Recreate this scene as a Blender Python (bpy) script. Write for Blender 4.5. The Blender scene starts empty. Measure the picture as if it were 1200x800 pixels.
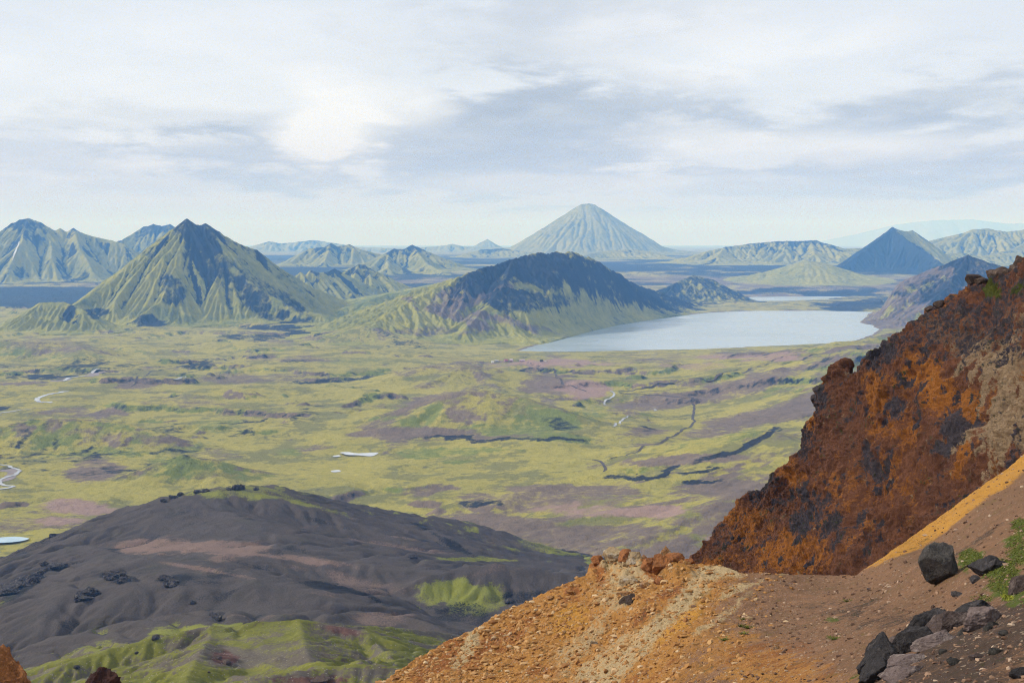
import bpy, math, random
import numpy as np
from mathutils import Vector
R = math.radians
rng = np.random.default_rng(7)
random.seed(7)
sc = bpy.context.scene
COL = sc.collection
F = 1667.0                      # focal length in pixels of a 1200 px wide picture (50 mm on 36 mm)
PITCH = math.atan(115 / F)      # camera looks down a little; horizon near row 285

import time as _t; print('T', round(_t.perf_counter(),1))
# -------- pixels <-> world
def dirv(px, py):
    px = np.asarray(px, float); py = np.asarray(py, float)
    u = (px - 600) / F; v = (400 - py) / F
    c, s = math.cos(PITCH), math.sin(PITCH)
    fy = c + v * s
    fz = -s + v * c
    return u / fy, fz / fy      # x per metre forward, z per metre forward
def W(px, py, D):
    a, b = dirv(px, py)
    return np.stack([a * D, np.asarray(D, float) + 0 * a, b * D], -1)
def proj(x, y, z):
    c, s = math.cos(PITCH), math.sin(PITCH)
    f = y * c - z * s
    up = y * s + z * c
    return 600 + F * x / f, 400 - F * up / f

import time as _t; print('T', round(_t.perf_counter(),1))
# -------- noise
_p = np.random.default_rng(3).permutation(256).astype(np.int32)
_P = np.concatenate([_p, _p, _p])
_g2 = np.stack([np.cos(np.arange(256) * 2.39996), np.sin(np.arange(256) * 2.39996)], -1).astype(np.float32)
_v = np.random.default_rng(5).normal(size=(256, 3)); _g3 = (_v / np.linalg.norm(_v, axis=1)[:, None]).astype(np.float32)
def per2(x, y):
    x = np.asarray(x, np.float64); y = np.asarray(y, np.float64)
    xi = np.floor(x).astype(np.int64); yi = np.floor(y).astype(np.int64)
    fx = (x - xi).astype(np.float32); fy = (y - yi).astype(np.float32)
    xi &= 255; yi &= 255
    u = fx * fx * fx * (fx * (fx * 6 - 15) + 10); v = fy * fy * fy * (fy * (fy * 6 - 15) + 10)
    def g(a, b, dx, dy):
        h = _P[_P[a] + b]; gr = _g2[h]
        return gr[..., 0] * dx + gr[..., 1] * dy
    xj = (xi + 1) & 255; yj = (yi + 1) & 255
    a = g(xi, yi, fx, fy); b = g(xj, yi, fx - 1, fy); c = g(xi, yj, fx, fy - 1); d = g(xj, yj, fx - 1, fy - 1)
    return (a + u * (b - a)) * (1 - v) + (c + u * (d - c)) * v
def per3(P):
    x, y, z = P[..., 0], P[..., 1], P[..., 2]
    I = [np.floor(t).astype(np.int64) for t in (x, y, z)]
    f = [(t - i).astype(np.float32) for t, i in zip((x, y, z), I)]
    I = [i & 255 for i in I]; J = [(i + 1) & 255 for i in I]
    w = [t * t * t * (t * (t * 6 - 15) + 10) for t in f]
    def g(i, j, k, dx, dy, dz):
        gr = _g3[_P[_P[_P[i] + j] + k]]
        return gr[..., 0] * dx + gr[..., 1] * dy + gr[..., 2] * dz
    r = 0
    for a in (0, 1):
        for b in (0, 1):
            for c in (0, 1):
                val = g((I, J)[a][0], (I, J)[b][1], (I, J)[c][2], f[0] - a, f[1] - b, f[2] - c)
                r = r + val * (w[0] if a else 1 - w[0]) * (w[1] if b else 1 - w[1]) * (w[2] if c else 1 - w[2])
    return r
def fbm2(x, y, octv=5, gain=.5, ridged=False, seed=0):
    r = 0; a = 1; t = 0
    for o in range(octv):
        n = per2(x * 2 ** o + 17.3 * o + seed * 7.7, y * 2 ** o - 9.1 * o + seed * 3.3) * 1.6
        if ridged: n = 1 - 2 * np.abs(n)
        r = r + a * n; t += a; a *= gain
    return r / t
def fbm3(P, octv=5, gain=.5, ridged=False, seed=0):
    r = 0; a = 1; t = 0
    for o in range(octv):
        n = per3(P * 2 ** o + 11.7 * o + seed * 5.3) * 1.6
        if ridged: n = 1 - 2 * np.abs(n)
        r = r + a * n; t += a; a *= gain
    return r / t
def sst(x, a, b):
    t = np.clip((x - a) / (b - a), 0, 1); return t * t * (3 - 2 * t)
def blur(h, n=1):
    for _ in range(n):
        p = np.pad(h, 1, mode='edge')
        h = (p[:-2, 1:-1] + p[2:, 1:-1] + p[1:-1, :-2] + p[1:-1, 2:] + 2 * p[1:-1, 1:-1]) / 6
    return h
def erode(h, cell, n, steps=45, batch=None, er=.3, dep=.3, capf=4., inert=.1, seed=1, weight=None):
    """droplet erosion on a regular grid; returns new height and a flow map"""
    g = np.random.default_rng(seed)
    H = (h / cell).astype(np.float64).copy(); H0 = H.copy()
    ny, nx = H.shape; N = nx * ny
    flow = np.zeros(N)
    batch = batch or max(1500, N // 12); n = max(n, batch)
    for b in range(max(1, n // batch)):
        x = g.uniform(1, nx - 2.01, batch); y = g.uniform(1, ny - 2.01, batch)
        dx = np.zeros(batch); dy = np.zeros(batch); vel = np.ones(batch); wat = np.ones(batch); sed = np.zeros(batch)
        alive = np.ones(batch, bool)
        for s in range(steps):
            ix = x.astype(int); iy = y.astype(int); fx = x - ix; fy = y - iy
            k = iy * nx + ix; Hf = H.ravel()
            a, bb, c, d = Hf[k], Hf[k + 1], Hf[k + nx], Hf[k + nx + 1]
            gx = (bb - a) * (1 - fy) + (d - c) * fy; gy = (c - a) * (1 - fx) + (d - bb) * fx
            h0 = a * (1 - fx) * (1 - fy) + bb * fx * (1 - fy) + c * (1 - fx) * fy + d * fx * fy
            dx = dx * inert - gx * (1 - inert); dy = dy * inert - gy * (1 - inert)
            l = np.sqrt(dx * dx + dy * dy) + 1e-9; dx /= l; dy /= l
            nx_ = x + dx; ny_ = y + dy
            alive &= (nx_ > 1) & (nx_ < nx - 2.01) & (ny_ > 1) & (ny_ < ny - 2.01)
            nx_ = np.clip(nx_, 1, nx - 2.01); ny_ = np.clip(ny_, 1, ny - 2.01)
            jx = nx_.astype(int); jy = ny_.astype(int); gx2 = nx_ - jx; gy2 = ny_ - jy; k2 = jy * nx + jx
            h1 = Hf[k2] * (1 - gx2) * (1 - gy2) + Hf[k2 + 1] * gx2 * (1 - gy2) + Hf[k2 + nx] * (1 - gx2) * gy2 + Hf[k2 + nx + 1] * gx2 * gy2
            dh = h1 - h0
            cap = np.maximum(-dh, .005) * vel * wat * capf
            up = dh > 0
            depo = np.where(up, np.minimum(dh, sed), np.where(sed > cap, (sed - cap) * dep, 0))
            ero = np.where((~up) & (sed <= cap), np.minimum((cap - sed) * er, np.maximum(-dh, 0) * .8), 0)
            amt = (depo - ero) * alive
            sed = sed - depo + ero
            kk = np.concatenate([k, k + 1, k + nx, k + nx + 1])
            ww = np.concatenate([(1 - fx) * (1 - fy), fx * (1 - fy), (1 - fx) * fy, fx * fy]) * np.tile(amt, 4)
            H.ravel()[:] += np.clip(np.bincount(kk, ww, N), -.06, .06)
            if s % 2: flow += np.bincount(k, wat * alive, N)
            vel = np.sqrt(np.maximum(vel * vel - dh * 4, 0.01)); vel = np.minimum(vel, 6); wat *= .98
            x, y = nx_, ny_
    d = blur(np.clip(H - H0, -3, 1.5), 1)
    if weight is not None: d = d * weight
    return (H0 + d) * cell, blur(flow.reshape(ny, nx), 1)

import time as _t; print('T', round(_t.perf_counter(),1))
# -------- objects
def tag(o, label=None, cat=None, group=None, kind=None):
    if label: o['label'] = label
    if cat: o['category'] = cat
    if group: o['group'] = group
    if kind: o['kind'] = kind
    return o
def mesh_np(name, V, Fc, mat, attrs=None, parent=None, smooth=True, uvs=None):
    V = np.asarray(V, np.float32).reshape(-1, 3); Fc = np.asarray(Fc, np.int32)
    me = bpy.data.meshes.new(name)
    n = len(Fc); k = Fc.shape[1]
    me.vertices.add(len(V)); me.vertices.foreach_set('co', V.ravel())
    me.loops.add(n * k); me.loops.foreach_set('vertex_index', Fc.ravel())
    me.polygons.add(n); me.polygons.foreach_set('loop_start', np.arange(0, n * k, k, dtype=np.int32))
    me.polygons.foreach_set('use_smooth', np.full(n, smooth))
    for nm, a in (attrs or {}).items():
        at = me.attributes.new(nm, 'FLOAT', 'POINT'); at.data.foreach_set('value', np.asarray(a, np.float32).ravel())
    me.update(calc_edges=True)
    me.materials.append(mat)
    o = bpy.data.objects.new(name, me); COL.objects.link(o)
    if parent: o.parent = parent
    return o
def gridF(ny, nx):
    i = (np.arange(ny - 1)[:, None] * nx + np.arange(nx - 1)[None]).ravel()
    return np.stack([i, i + 1, i + nx + 1, i + nx], -1)

import time as _t; print('T', round(_t.perf_counter(),1))
# -------- materials
def node_mat(name):
    m = bpy.data.materials.new(name); m.use_nodes = True
    nt = m.node_tree; b = nt.nodes['Principled BSDF']
    b.inputs['Roughness'].default_value = .95; b.inputs['Specular IOR Level'].default_value = .15
    return m, nt, b
def N(nt, t, **kw):
    n = nt.nodes.new(t)
    for k, v in kw.items(): setattr(n, k, v)
    return n
def coords(nt, scale=(1, 1, 1), rot=(0, 0, 0)):
    tc = N(nt, 'ShaderNodeTexCoord'); mp = N(nt, 'ShaderNodeMapping')
    mp.inputs['Scale'].default_value = scale; mp.inputs['Rotation'].default_value = rot
    nt.links.new(tc.outputs['Object'], mp.inputs['Vector']); return mp.outputs['Vector']
def noise(nt, vec, scale, detail=5, rough=.6, lo=.35, hi=.65):
    n = N(nt, 'ShaderNodeTexNoise'); n.inputs['Scale'].default_value = scale; n.inputs['Detail'].default_value = detail; n.inputs['Roughness'].default_value = rough
    nt.links.new(vec, n.inputs['Vector'])
    mr = N(nt, 'ShaderNodeMapRange'); mr.inputs['From Min'].default_value = lo; mr.inputs['From Max'].default_value = hi
    nt.links.new(n.outputs['Fac'], mr.inputs['Value']); return mr.outputs['Result']
def mix(nt, f, a, b):
    m = N(nt, 'ShaderNodeMix', data_type='RGBA')
    for s, v in (('Factor', f), ('A', a), ('B', b)):
        s = {'Factor': m.inputs[0], 'A': m.inputs[6], 'B': m.inputs[7]}[s]
        if hasattr(v, 'is_linked'): nt.links.new(v, s)
        elif isinstance(v, tuple): s.default_value = (*v, 1)
        else: s.default_value = v
    return m.outputs[2]
def mathn(nt, op, a, b=None):
    m = N(nt, 'ShaderNodeMath', operation=op)
    for i, v in enumerate((a, b)):
        if v is None: continue
        if hasattr(v, 'is_linked'): nt.links.new(v, m.inputs[i])
        else: m.inputs[i].default_value = v
    return m.outputs[0]
def attr(nt, nm):
    a = N(nt, 'ShaderNodeAttribute'); a.attribute_name = nm; return a.outputs['Fac']
def terrain_mat(name, base, layers, scales=(.02, .2), bumps=(), rough=.95, spots=None, soft=.7, hw=.34):
    """base: (colour A, colour B). layers: (attribute, colA, colB). Colours vary by two noises; masks get broken edges."""
    m, nt, b = node_mat(name)
    vec = coords(nt)
    n1 = noise(nt, vec, scales[0], 8, .65); n2 = noise(nt, vec, scales[1], 6, .65)
    nn = mathn(nt, 'ADD', mathn(nt, 'MULTIPLY', n1, .5), mathn(nt, 'MULTIPLY', n2, .5))
    c = mix(nt, nn, base[0], base[1])
    for nm, a_, b_ in layers:
        at = attr(nt, nm)
        f = mathn(nt, 'ADD', at, mathn(nt, 'MULTIPLY', mathn(nt, 'SUBTRACT', nn, .5), soft))
        mr = N(nt, 'ShaderNodeMapRange'); mr.interpolation_type = 'SMOOTHSTEP'
        mr.inputs['From Min'].default_value = .5 - hw; mr.inputs['From Max'].default_value = .5 + hw
        nt.links.new(f, mr.inputs['Value'])
        c = mix(nt, mr.outputs['Result'], c, mix(nt, nn, a_, b_))
    if spots:
        sc_, th, colr = spots
        vo = N(nt, 'ShaderNodeTexVoronoi'); vo.inputs['Scale'].default_value = sc_; nt.links.new(vec, vo.inputs['Vector'])
        sep = N(nt, 'ShaderNodeSeparateColor'); nt.links.new(vo.outputs['Color'], sep.inputs[0])
        k = mathn(nt, 'MULTIPLY', mathn(nt, 'GREATER_THAN', sep.outputs[0], th), mathn(nt, 'LESS_THAN', vo.outputs['Distance'], .42))
        c = mix(nt, mathn(nt, 'MULTIPLY', k, .8), c, colr)
    nt.links.new(c, b.inputs['Base Color']); b.inputs['Roughness'].default_value = rough
    prev = None
    for sc_, dist in bumps:
        n = N(nt, 'ShaderNodeTexNoise'); n.inputs['Scale'].default_value = sc_; n.inputs['Detail'].default_value = 7; n.inputs['Roughness'].default_value = .65
        nt.links.new(vec, n.inputs['Vector'])
        bp = N(nt, 'ShaderNodeBump'); bp.inputs['Distance'].default_value = dist; bp.inputs['Strength'].default_value = 1
        nt.links.new(n.outputs['Fac'], bp.inputs['Height'])
        if prev: nt.links.new(prev, bp.inputs['Normal'])
        prev = bp.outputs['Normal']
    if prev: nt.links.new(prev, b.inputs['Normal'])
    return m
def plain_mat(name, c1, c2=None, scale=1., rough=.9, bump=None, metal=0):
    m, nt, b = node_mat(name)
    vec = coords(nt); n = noise(nt, vec, scale, 6, .65)
    nt.links.new(mix(nt, n, c1, c2 or tuple(x * .75 for x in c1)), b.inputs['Base Color'])
    b.inputs['Roughness'].default_value = rough; b.inputs['Metallic'].default_value = metal
    if bump:
        t = N(nt, 'ShaderNodeTexNoise'); t.inputs['Scale'].default_value = bump[0]; t.inputs['Detail'].default_value = 8; t.inputs['Roughness'].default_value = .7
        nt.links.new(vec, t.inputs['Vector']); bp = N(nt, 'ShaderNodeBump'); bp.inputs['Distance'].default_value = bump[1]
        nt.links.new(t.outputs['Fac'], bp.inputs['Height']); nt.links.new(bp.outputs['Normal'], b.inputs['Normal'])
    return m
MOSS_A = (.33, .285, .062); MOSS_B = (.20, .188, .045)
SAND_A = (.19, .14, .105); SAND_B = (.105, .082, .066)
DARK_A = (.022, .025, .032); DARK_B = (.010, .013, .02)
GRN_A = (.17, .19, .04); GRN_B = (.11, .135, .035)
PINK_A = (.30, .20, .16); PINK_B = (.22, .15, .125)
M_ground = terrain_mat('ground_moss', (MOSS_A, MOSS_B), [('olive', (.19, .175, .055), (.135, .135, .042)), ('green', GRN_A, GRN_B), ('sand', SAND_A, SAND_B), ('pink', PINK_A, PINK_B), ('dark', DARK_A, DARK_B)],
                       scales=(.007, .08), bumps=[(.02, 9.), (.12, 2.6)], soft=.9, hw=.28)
M_hillg = terrain_mat('mountain_moss', ((.33, .30, .05), (.14, .155, .035)), [('green', GRN_A, GRN_B), ('sand', SAND_A, SAND_B), ('dark', DARK_A, DARK_B)],
                      scales=(.004, .03), bumps=[(.02, 12.), (.1, 3.)], soft=.9, hw=.3)
M_gravel_hill = terrain_mat('black_gravel', ((.082, .066, .056), (.042, .036, .034)), [('pink', (.20, .13, .10), (.13, .09, .072)), ('moss', (.21, .215, .03), (.13, .14, .025)), ('dark', (.022, .021, .022), (.012, .012, .014))],
                            scales=(.03, .8), bumps=[(.06, 2.5), (.5, .6), (2., .15)], soft=1.1, hw=.28)
M_water = None

import time as _t; print('T', round(_t.perf_counter(),1))
# -------- skeleton hills
def seg_field(X, Y, ridges, seed=0, rough=.28, lam=60., sharp=8.):
    """height envelope of crest lines with straight, gullied flanks. ridges: (list of world points, slope)"""
    H = np.full(X.shape, -1e9); G = np.zeros(X.shape)
    for ri, (pts, s) in enumerate(ridges):
        arc = 0.
        for i in range(len(pts) - 1):
            a, b = np.array(pts[i]), np.array(pts[i + 1])
            d = b[:2] - a[:2]; L2 = max(float(d @ d), 1e-6); L = math.sqrt(L2)
            t = np.clip(((X - a[0]) * d[0] + (Y - a[1]) * d[1]) / L2, 0, 1)
            cx = X - (a[0] + t * d[0]); cy = Y - (a[1] + t * d[1])
            dist = np.sqrt(cx * cx + cy * cy)
            zb = a[2] + t * (b[2] - a[2]); k = sharp
            sel = (zb - s * dist * (1 - rough * .75)) > H - 5 * k
            if not sel.any(): arc += L; continue
            dist = dist[sel]; ang = np.arctan2(cy[sel], cx[sel]); Hs = H[sel]
            q = (arc + t[sel] * L) / lam
            dn = dist / (lam * 6)
            n = fbm2(q + ang * 1.1 + dn * .35, ang * .7 + ri * 5.1 + seed + dn * .5, 5, .62, seed=seed + ri) * 1.25
            z = zb[sel] - s * dist * (1 + rough * n)
            m = np.maximum(Hs, z); G[sel] = np.where(z > Hs, n * sst(dist, 4, 40), G[sel])
            H[sel] = m + np.log1p(np.exp(-np.abs(Hs - z) / k)) * k * .5
            arc += L
    return H, G

def z0(r):
    return np.interp(r, [0, 8800, 9500, 10500, 11500, 14000, 20000, 30000, 80000], [-350, -350, -313, -255, -212, -185, -150, -132, -105])
LAKE_Z = -350.
def plane_pt(px, py, z=LAKE_Z):
    a, b = dirv(px, py); D = z / b
    return np.stack([a * D, D], -1)
lake_px = [(610, 411), (650, 412), (700, 411.3), (760, 410), (820, 409), (900, 406), (960, 403), (1000, 399), (1022, 392), (1029, 386), (1022, 381), (1011, 378), (1019, 371), (1021, 365.5), (980, 364.5), (930, 364), (870, 364.5), (830, 366.5), (795, 370), (760, 375), (720, 381), (690, 388), (660, 396), (635, 403)]
lake2_px = [(828, 350.5), (850, 348.6), (900, 347.4), (960, 346.8), (999, 347.6), (970, 350.2), (920, 352.4), (870, 353.0), (835, 352.6)]
def px_poly(pts, z=LAKE_Z):
    p = np.array(pts, float); return plane_pt(p[:, 0], p[:, 1], z)
def sdf_poly(X, Y, P):
    d = np.full(X.shape, 1e18); ins = np.zeros(X.shape, bool)
    n = len(P)
    for i in range(n):
        a = P[i]; b = P[(i + 1) % n]; e = b - a
        wx = X - a[0]; wy = Y - a[1]
        t = np.clip((wx * e[0] + wy * e[1]) / (e @ e), 0, 1)
        d = np.minimum(d, (wx - t * e[0]) ** 2 + (wy - t * e[1]) ** 2)
        c = ((a[1] > Y) != (b[1] > Y)) & (X < (b[0] - a[0]) * (Y - a[1]) / (b[1] - a[1] + 1e-12) + a[0])
        ins ^= c
    d = np.sqrt(d); return np.where(ins, -d, d)
LK1 = px_poly(lake_px); LK2 = px_poly(lake2_px)

import time as _t; print('T', round(_t.perf_counter(),1))
# -------- valley raster
CELL = 7.0
gx = np.arange(-3700, 3700, CELL); gy = np.arange(1250, 9800, CELL)
GX, GY = np.meshgrid(gx, gy)
def L3(lst): return [tuple(W(a, b, c)) for a, b, c in lst]
valley_hills = [
    # (crest list, slope, smooth)
    (L3([(420, 500, 2650), (455, 488, 2620), (490, 474, 2600), (530, 461, 2580), (570, 458, 2580), (615, 466, 2560), (660, 481, 2500), (700, 497, 2450)]), .34),
    (L3([(400, 466, 3150), (450, 445, 3300), (500, 430, 3400), (545, 427, 3400), (590, 434, 3400), (620, 446, 3350)]), .2),
    (L3([(-60, 512, 2300), (0, 500, 2380), (40, 491, 2400), (90, 490, 2400), (140, 494, 2400), (200, 510, 2350)]), .4),
    (L3([(150, 556, 2000), (190, 541, 2020), (215, 533, 2030), (250, 539, 2030), (300, 553, 2050), (330, 565, 2050)]), .4),
    (L3([(350, 408, 5000), (390, 390, 5150), (428, 376, 5000), (470, 387, 4900), (520, 402, 4700)]), .33),
    (L3([(180, 468, 3100), (230, 458, 3150), (280, 462, 3100), (310, 472, 3000)]), .22), (L3([(300, 452, 3500), (350, 438, 3700), (400, 432, 3800)]), .18), (L3([(60, 455, 3300), (120, 462, 3250), (160, 470, 3150)]), .2), (L3([(640, 510, 2300), (690, 505, 2350), (740, 512, 2300)]), .12), (L3([(250, 400, 4600), (300, 404, 4500), (340, 412, 4400)]), .25),
    (L3([(-50, 398, 4400), (30, 400, 4400), (85, 400, 4400), (100, 411, 4200)]), .3),
    (L3([(110, 428, 4150), (140, 424, 4200), (170, 424, 4200)]), .2),
    (L3([(620, 428, 4000), (560, 436, 3900)]), .1),
    (L3([(940, 520, 1900), (900, 505, 2000), (860, 520, 1980), (820, 538, 1950), (770, 560, 1850)]), .22),
    (L3([(980, 400, 3900), (1010, 398, 4000), (1050, 385, 4100)]), .3),
    (L3([(600, 583, 1800), (640, 570, 1850), (665, 575, 1850)]), .3),
    (L3([(870, 575, 1600), (820, 582, 1650), (760, 592, 1700), (700, 596, 1750)]), .16),
]
VH = z0(GY).copy()
un = fbm2(GX / 900, GY / 900, 4, .5, seed=2); r1 = fbm2(GX / 420 + un, GY / 420, 6, .5, ridged=True, seed=4)
VH += 9 + 18 * un + 5 * r1 + 9 * fbm2(GX / 330 + 3, GY / 330, 4, .5, seed=91)
q = 3.2 * fbm2(GX / 900 + .2 * un, GY / 700 + 5, 6, .55, seed=90) + .5 * r1 * .6
fq = q - np.floor(q); flatm = 1 - .85 * np.exp(-((GX + 200) / 550) ** 2 - ((GY - 2250) / 380) ** 2)
VH += 13 * (np.floor(q) + sst(fq, .42, .6)) * flatm
ramp = sst((GX - .085 * GY) / 650, 0, 1) * sst(GY, 1300, 1900) * (1 - sst(GY, 3600, 4600))
VH += ramp * (75 + 25 * fbm2((GX + .6 * GY) / 160, (GX * .6 - GY) / 500, 4, seed=9))
for i, (pts, s) in enumerate(valley_hills):
    h, hg = seg_field(GX, GY, [(pts, s)], seed=i + 20, rough=.45, lam=80., sharp=3.)
    k = 7.; m = np.maximum(VH, h)
    VH = m + np.log1p(np.exp(-np.abs(VH - h) / k)) * k
VH, VFLOW = erode(VH, CELL, 200000, steps=35, seed=3, er=.16, capf=3.)
VH += 1.8 * fbm2(GX / 55, GY / 55, 4, .6, ridged=True, seed=8)
# flatten round the lakes
s1 = sdf_poly(GX, GY, LK1); s2 = sdf_poly(GX, GY, LK2); sd = np.minimum(s1, s2)
wob = sd + 9 * fbm2(GX / 60, GY / 60, 3, seed=12)
near = 1 - sst(sd, 40, 900)
VH = VH * (1 - near) + (LAKE_Z + 1.2 + np.maximum(VH - LAKE_Z - 6, 0) * .12 + np.maximum(sd, 0) * .004) * near
VH = np.where(GY > 3900, np.maximum(VH, LAKE_Z + .8), VH)
SDR = 500 - np.clip(sd, -50, 500); bank = sst(wob, -8, 14)
VH = (LAKE_Z - 3) * (1 - bank) + VH * bank
VD = VH - z0(GY)
_gy, _gx = np.gradient(VH, CELL); VSL = np.sqrt(_gx ** 2 + _gy ** 2); VSL = np.where(bank < .98, 0, VSL)
edge = sst(GX, -3700, -3300) * (1 - sst(GX, 3300, 3700)) * sst(GY, 1250, 1400) * (1 - sst(GY, 9300, 9780))
VD *= edge
def bil(A, x, y):
    fx = np.clip((x - gx[0]) / CELL, 0, len(gx) - 1.001); fy = np.clip((y - gy[0]) / CELL, 0, len(gy) - 1.001)
    ix = fx.astype(int); iy = fy.astype(int); fx -= ix; fy -= iy
    ins = (x > gx[0]) & (x < gx[-1]) & (y > gy[0]) & (y < gy[-1])
    return (A[iy, ix] * (1 - fx) * (1 - fy) + A[iy, ix + 1] * fx * (1 - fy) + A[iy + 1, ix] * (1 - fx) * fy + A[iy + 1, ix + 1] * fx * fy) * ins
def zg(x, y):
    x = np.asarray(x, float); y = np.asarray(y, float)
    far = sst(y, 9000, 12000)
    return z0(y) + bil(VD, x, y) + far * (12 * fbm2(x / 2200, y / 2200, 4, seed=31)) - 0.0
def hit(px, py, d0=1350, d1=60000, n=4000):
    """first point of the ground sheet along the line of sight"""
    a, b = dirv(px, py); D = np.geomspace(d0, d1, n)
    g = zg(a * D, D) - b * D
    i = int(np.argmax(g > 0)) if (g > 0).any() else n - 1
    D = D[i]; return float(a * D), float(D), float(zg(np.array(a * D), np.array(D)))

import time as _t; print('T', round(_t.perf_counter(),1))
# -------- masks for the valley floor
def patches(PX, PY, lst, warp):
    r = np.zeros(PX.shape)
    for cx, cy, rx, ry, s, *ro in lst:
        an = R(ro[0]) if ro else 0
        dx = PX - cx; dy = PY - cy
        u = (dx * math.cos(an) + dy * math.sin(an)) / rx; v = (-dx * math.sin(an) + dy * math.cos(an)) / ry
        d = np.sqrt(u * u + v * v) + warp
        r = np.maximum(r, s * (1 - sst(d, .55, 1.25)))
    return r
SANDP = [(740, 652, 120, 16, 1), (520, 464, 60, 5, .8, -12), (500, 432, 50, 5, .6, -10), (90, 493, 50, 4, .6), (25, 505, 20, 12, .8, -40), (640, 470, 40, 5, .5, 20), (560, 512, 100, 4, .6), (640, 452, 42, 17, .9), (620, 426, 60, 6, .6), (745, 505, 42, 9, .8), (820, 462, 110, 13, .8, -12), (900, 440, 120, 8, .75, -12), (760, 475, 50, 7, .6),
         (480, 508, 75, 8, .9), (440, 500, 30, 8, .6), (545, 428, 40, 9, .6), (575, 447, 25, 9, .5, 30), (40, 615, 70, 16, .5), (115, 552, 40, 14, .85), (125, 485, 34, 7, .9), (75, 482, 40, 6, .6),
         (215, 470, 40, 10, .5), (60, 500, 20, 14, .7), (170, 452, 35, 6, .8), (260, 530, 40, 12, .5), (290, 445, 60, 7, .6), (340, 420, 60, 5, .6), (350, 398, 60, 6, .5),
         (880, 490, 130, 10, .8, -14), (800, 541, 95, 6, .95, -6), (880, 575, 120, 13, .9), (700, 575, 90, 9, .8), (610, 590, 100, 10, .75), (560, 612, 90, 10, .9), (700, 625, 120, 14, .7), (640, 575, 40, 9, .8), (820, 610, 60, 10, .7),
         (760, 418, 60, 6, .5), (20, 448, 40, 4, .9), (60, 404, 60, 10, .5), (1000, 445, 70, 8, .7, -18), (940, 480, 70, 9, .7, -15), (880, 415, 60, 6, .6)]
PINKP = [(683, 457, 28, 9, .9), (640, 425, 80, 5, .8), (890, 419, 80, 4, .7), (820, 430, 40, 4, .5), (765, 597, 58, 10, 1.), (90, 597, 55, 10, .7), (690, 595, 70, 6, .6), (870, 628, 60, 5, .5), (60, 612, 40, 7, .6)]
GRN_SHADEP = [(655, 494, 34, 16, .9, 25), (600, 505, 70, 8, .55), (110, 530, 90, 7, .6), (190, 545, 22, 10, .6, -20), (290, 560, 30, 7, .5), (240, 525, 50, 6, .5), (560, 527, 70, 5, .8), (650, 512, 60, 5, .9), (700, 484, 22, 14, .55), (655, 495, 22, 14, .5), (505, 532, 30, 4, .9), (250, 500, 40, 10, .5), (340, 530, 18, 6, .7), (545, 540, 20, 3, .7), (240, 525, 30, 10, .4), (870, 510, 40, 6, .5, -15), (420, 425, 60, 10, .35)]  # green growth, plus shade of mound right flanks and feet painted in green
DARK_SHADEP = [(600, 514, 110, 2.2, .75), (660, 500, 26, 8, .5, 25), (60, 541, 60, 2, .5), (470, 398, 30, 5, .5, 15), (440, 386, 14, 6, .45), (560, 592, 38, 4, .8), (330, 384, 48, 4.5, 1.), (352, 390, 30, 2.5, 1), (60, 441, 26, 3.2, 1), (20, 441, 18, 2, .7), (870, 522, 42, 4, .95, -22), (835, 535, 30, 3, .8, -22), (775, 553, 20, 3.5, .95, -15), (815, 553, 26, 3, .9, -10), (740, 560, 40, 3.2, .9, -8), (810, 566, 24, 3, .85), (900, 510, 20, 4, .9, -30),  # dark ground, plus shade painted as strips at mound feet and right flank
         (100, 426, 30, 5, .6, -12), (395, 445, 60, 3, .8, -5), (235, 428, 14, 3, .7, -20), (150, 430, 20, 2.5, .5, -10), (600, 482, 22, 3, .3), (290, 395, 40, 4, .7), (0, 478, 18, 3, .9), (40, 350, 130, 9, 1), (60, 344, 160, 7, 1), (960, 320, 80, 4, 0), (1010, 358, 60, 8, .85, -10), (790, 352, 90, 5, .8), (1000, 338, 60, 4, .4)]
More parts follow.
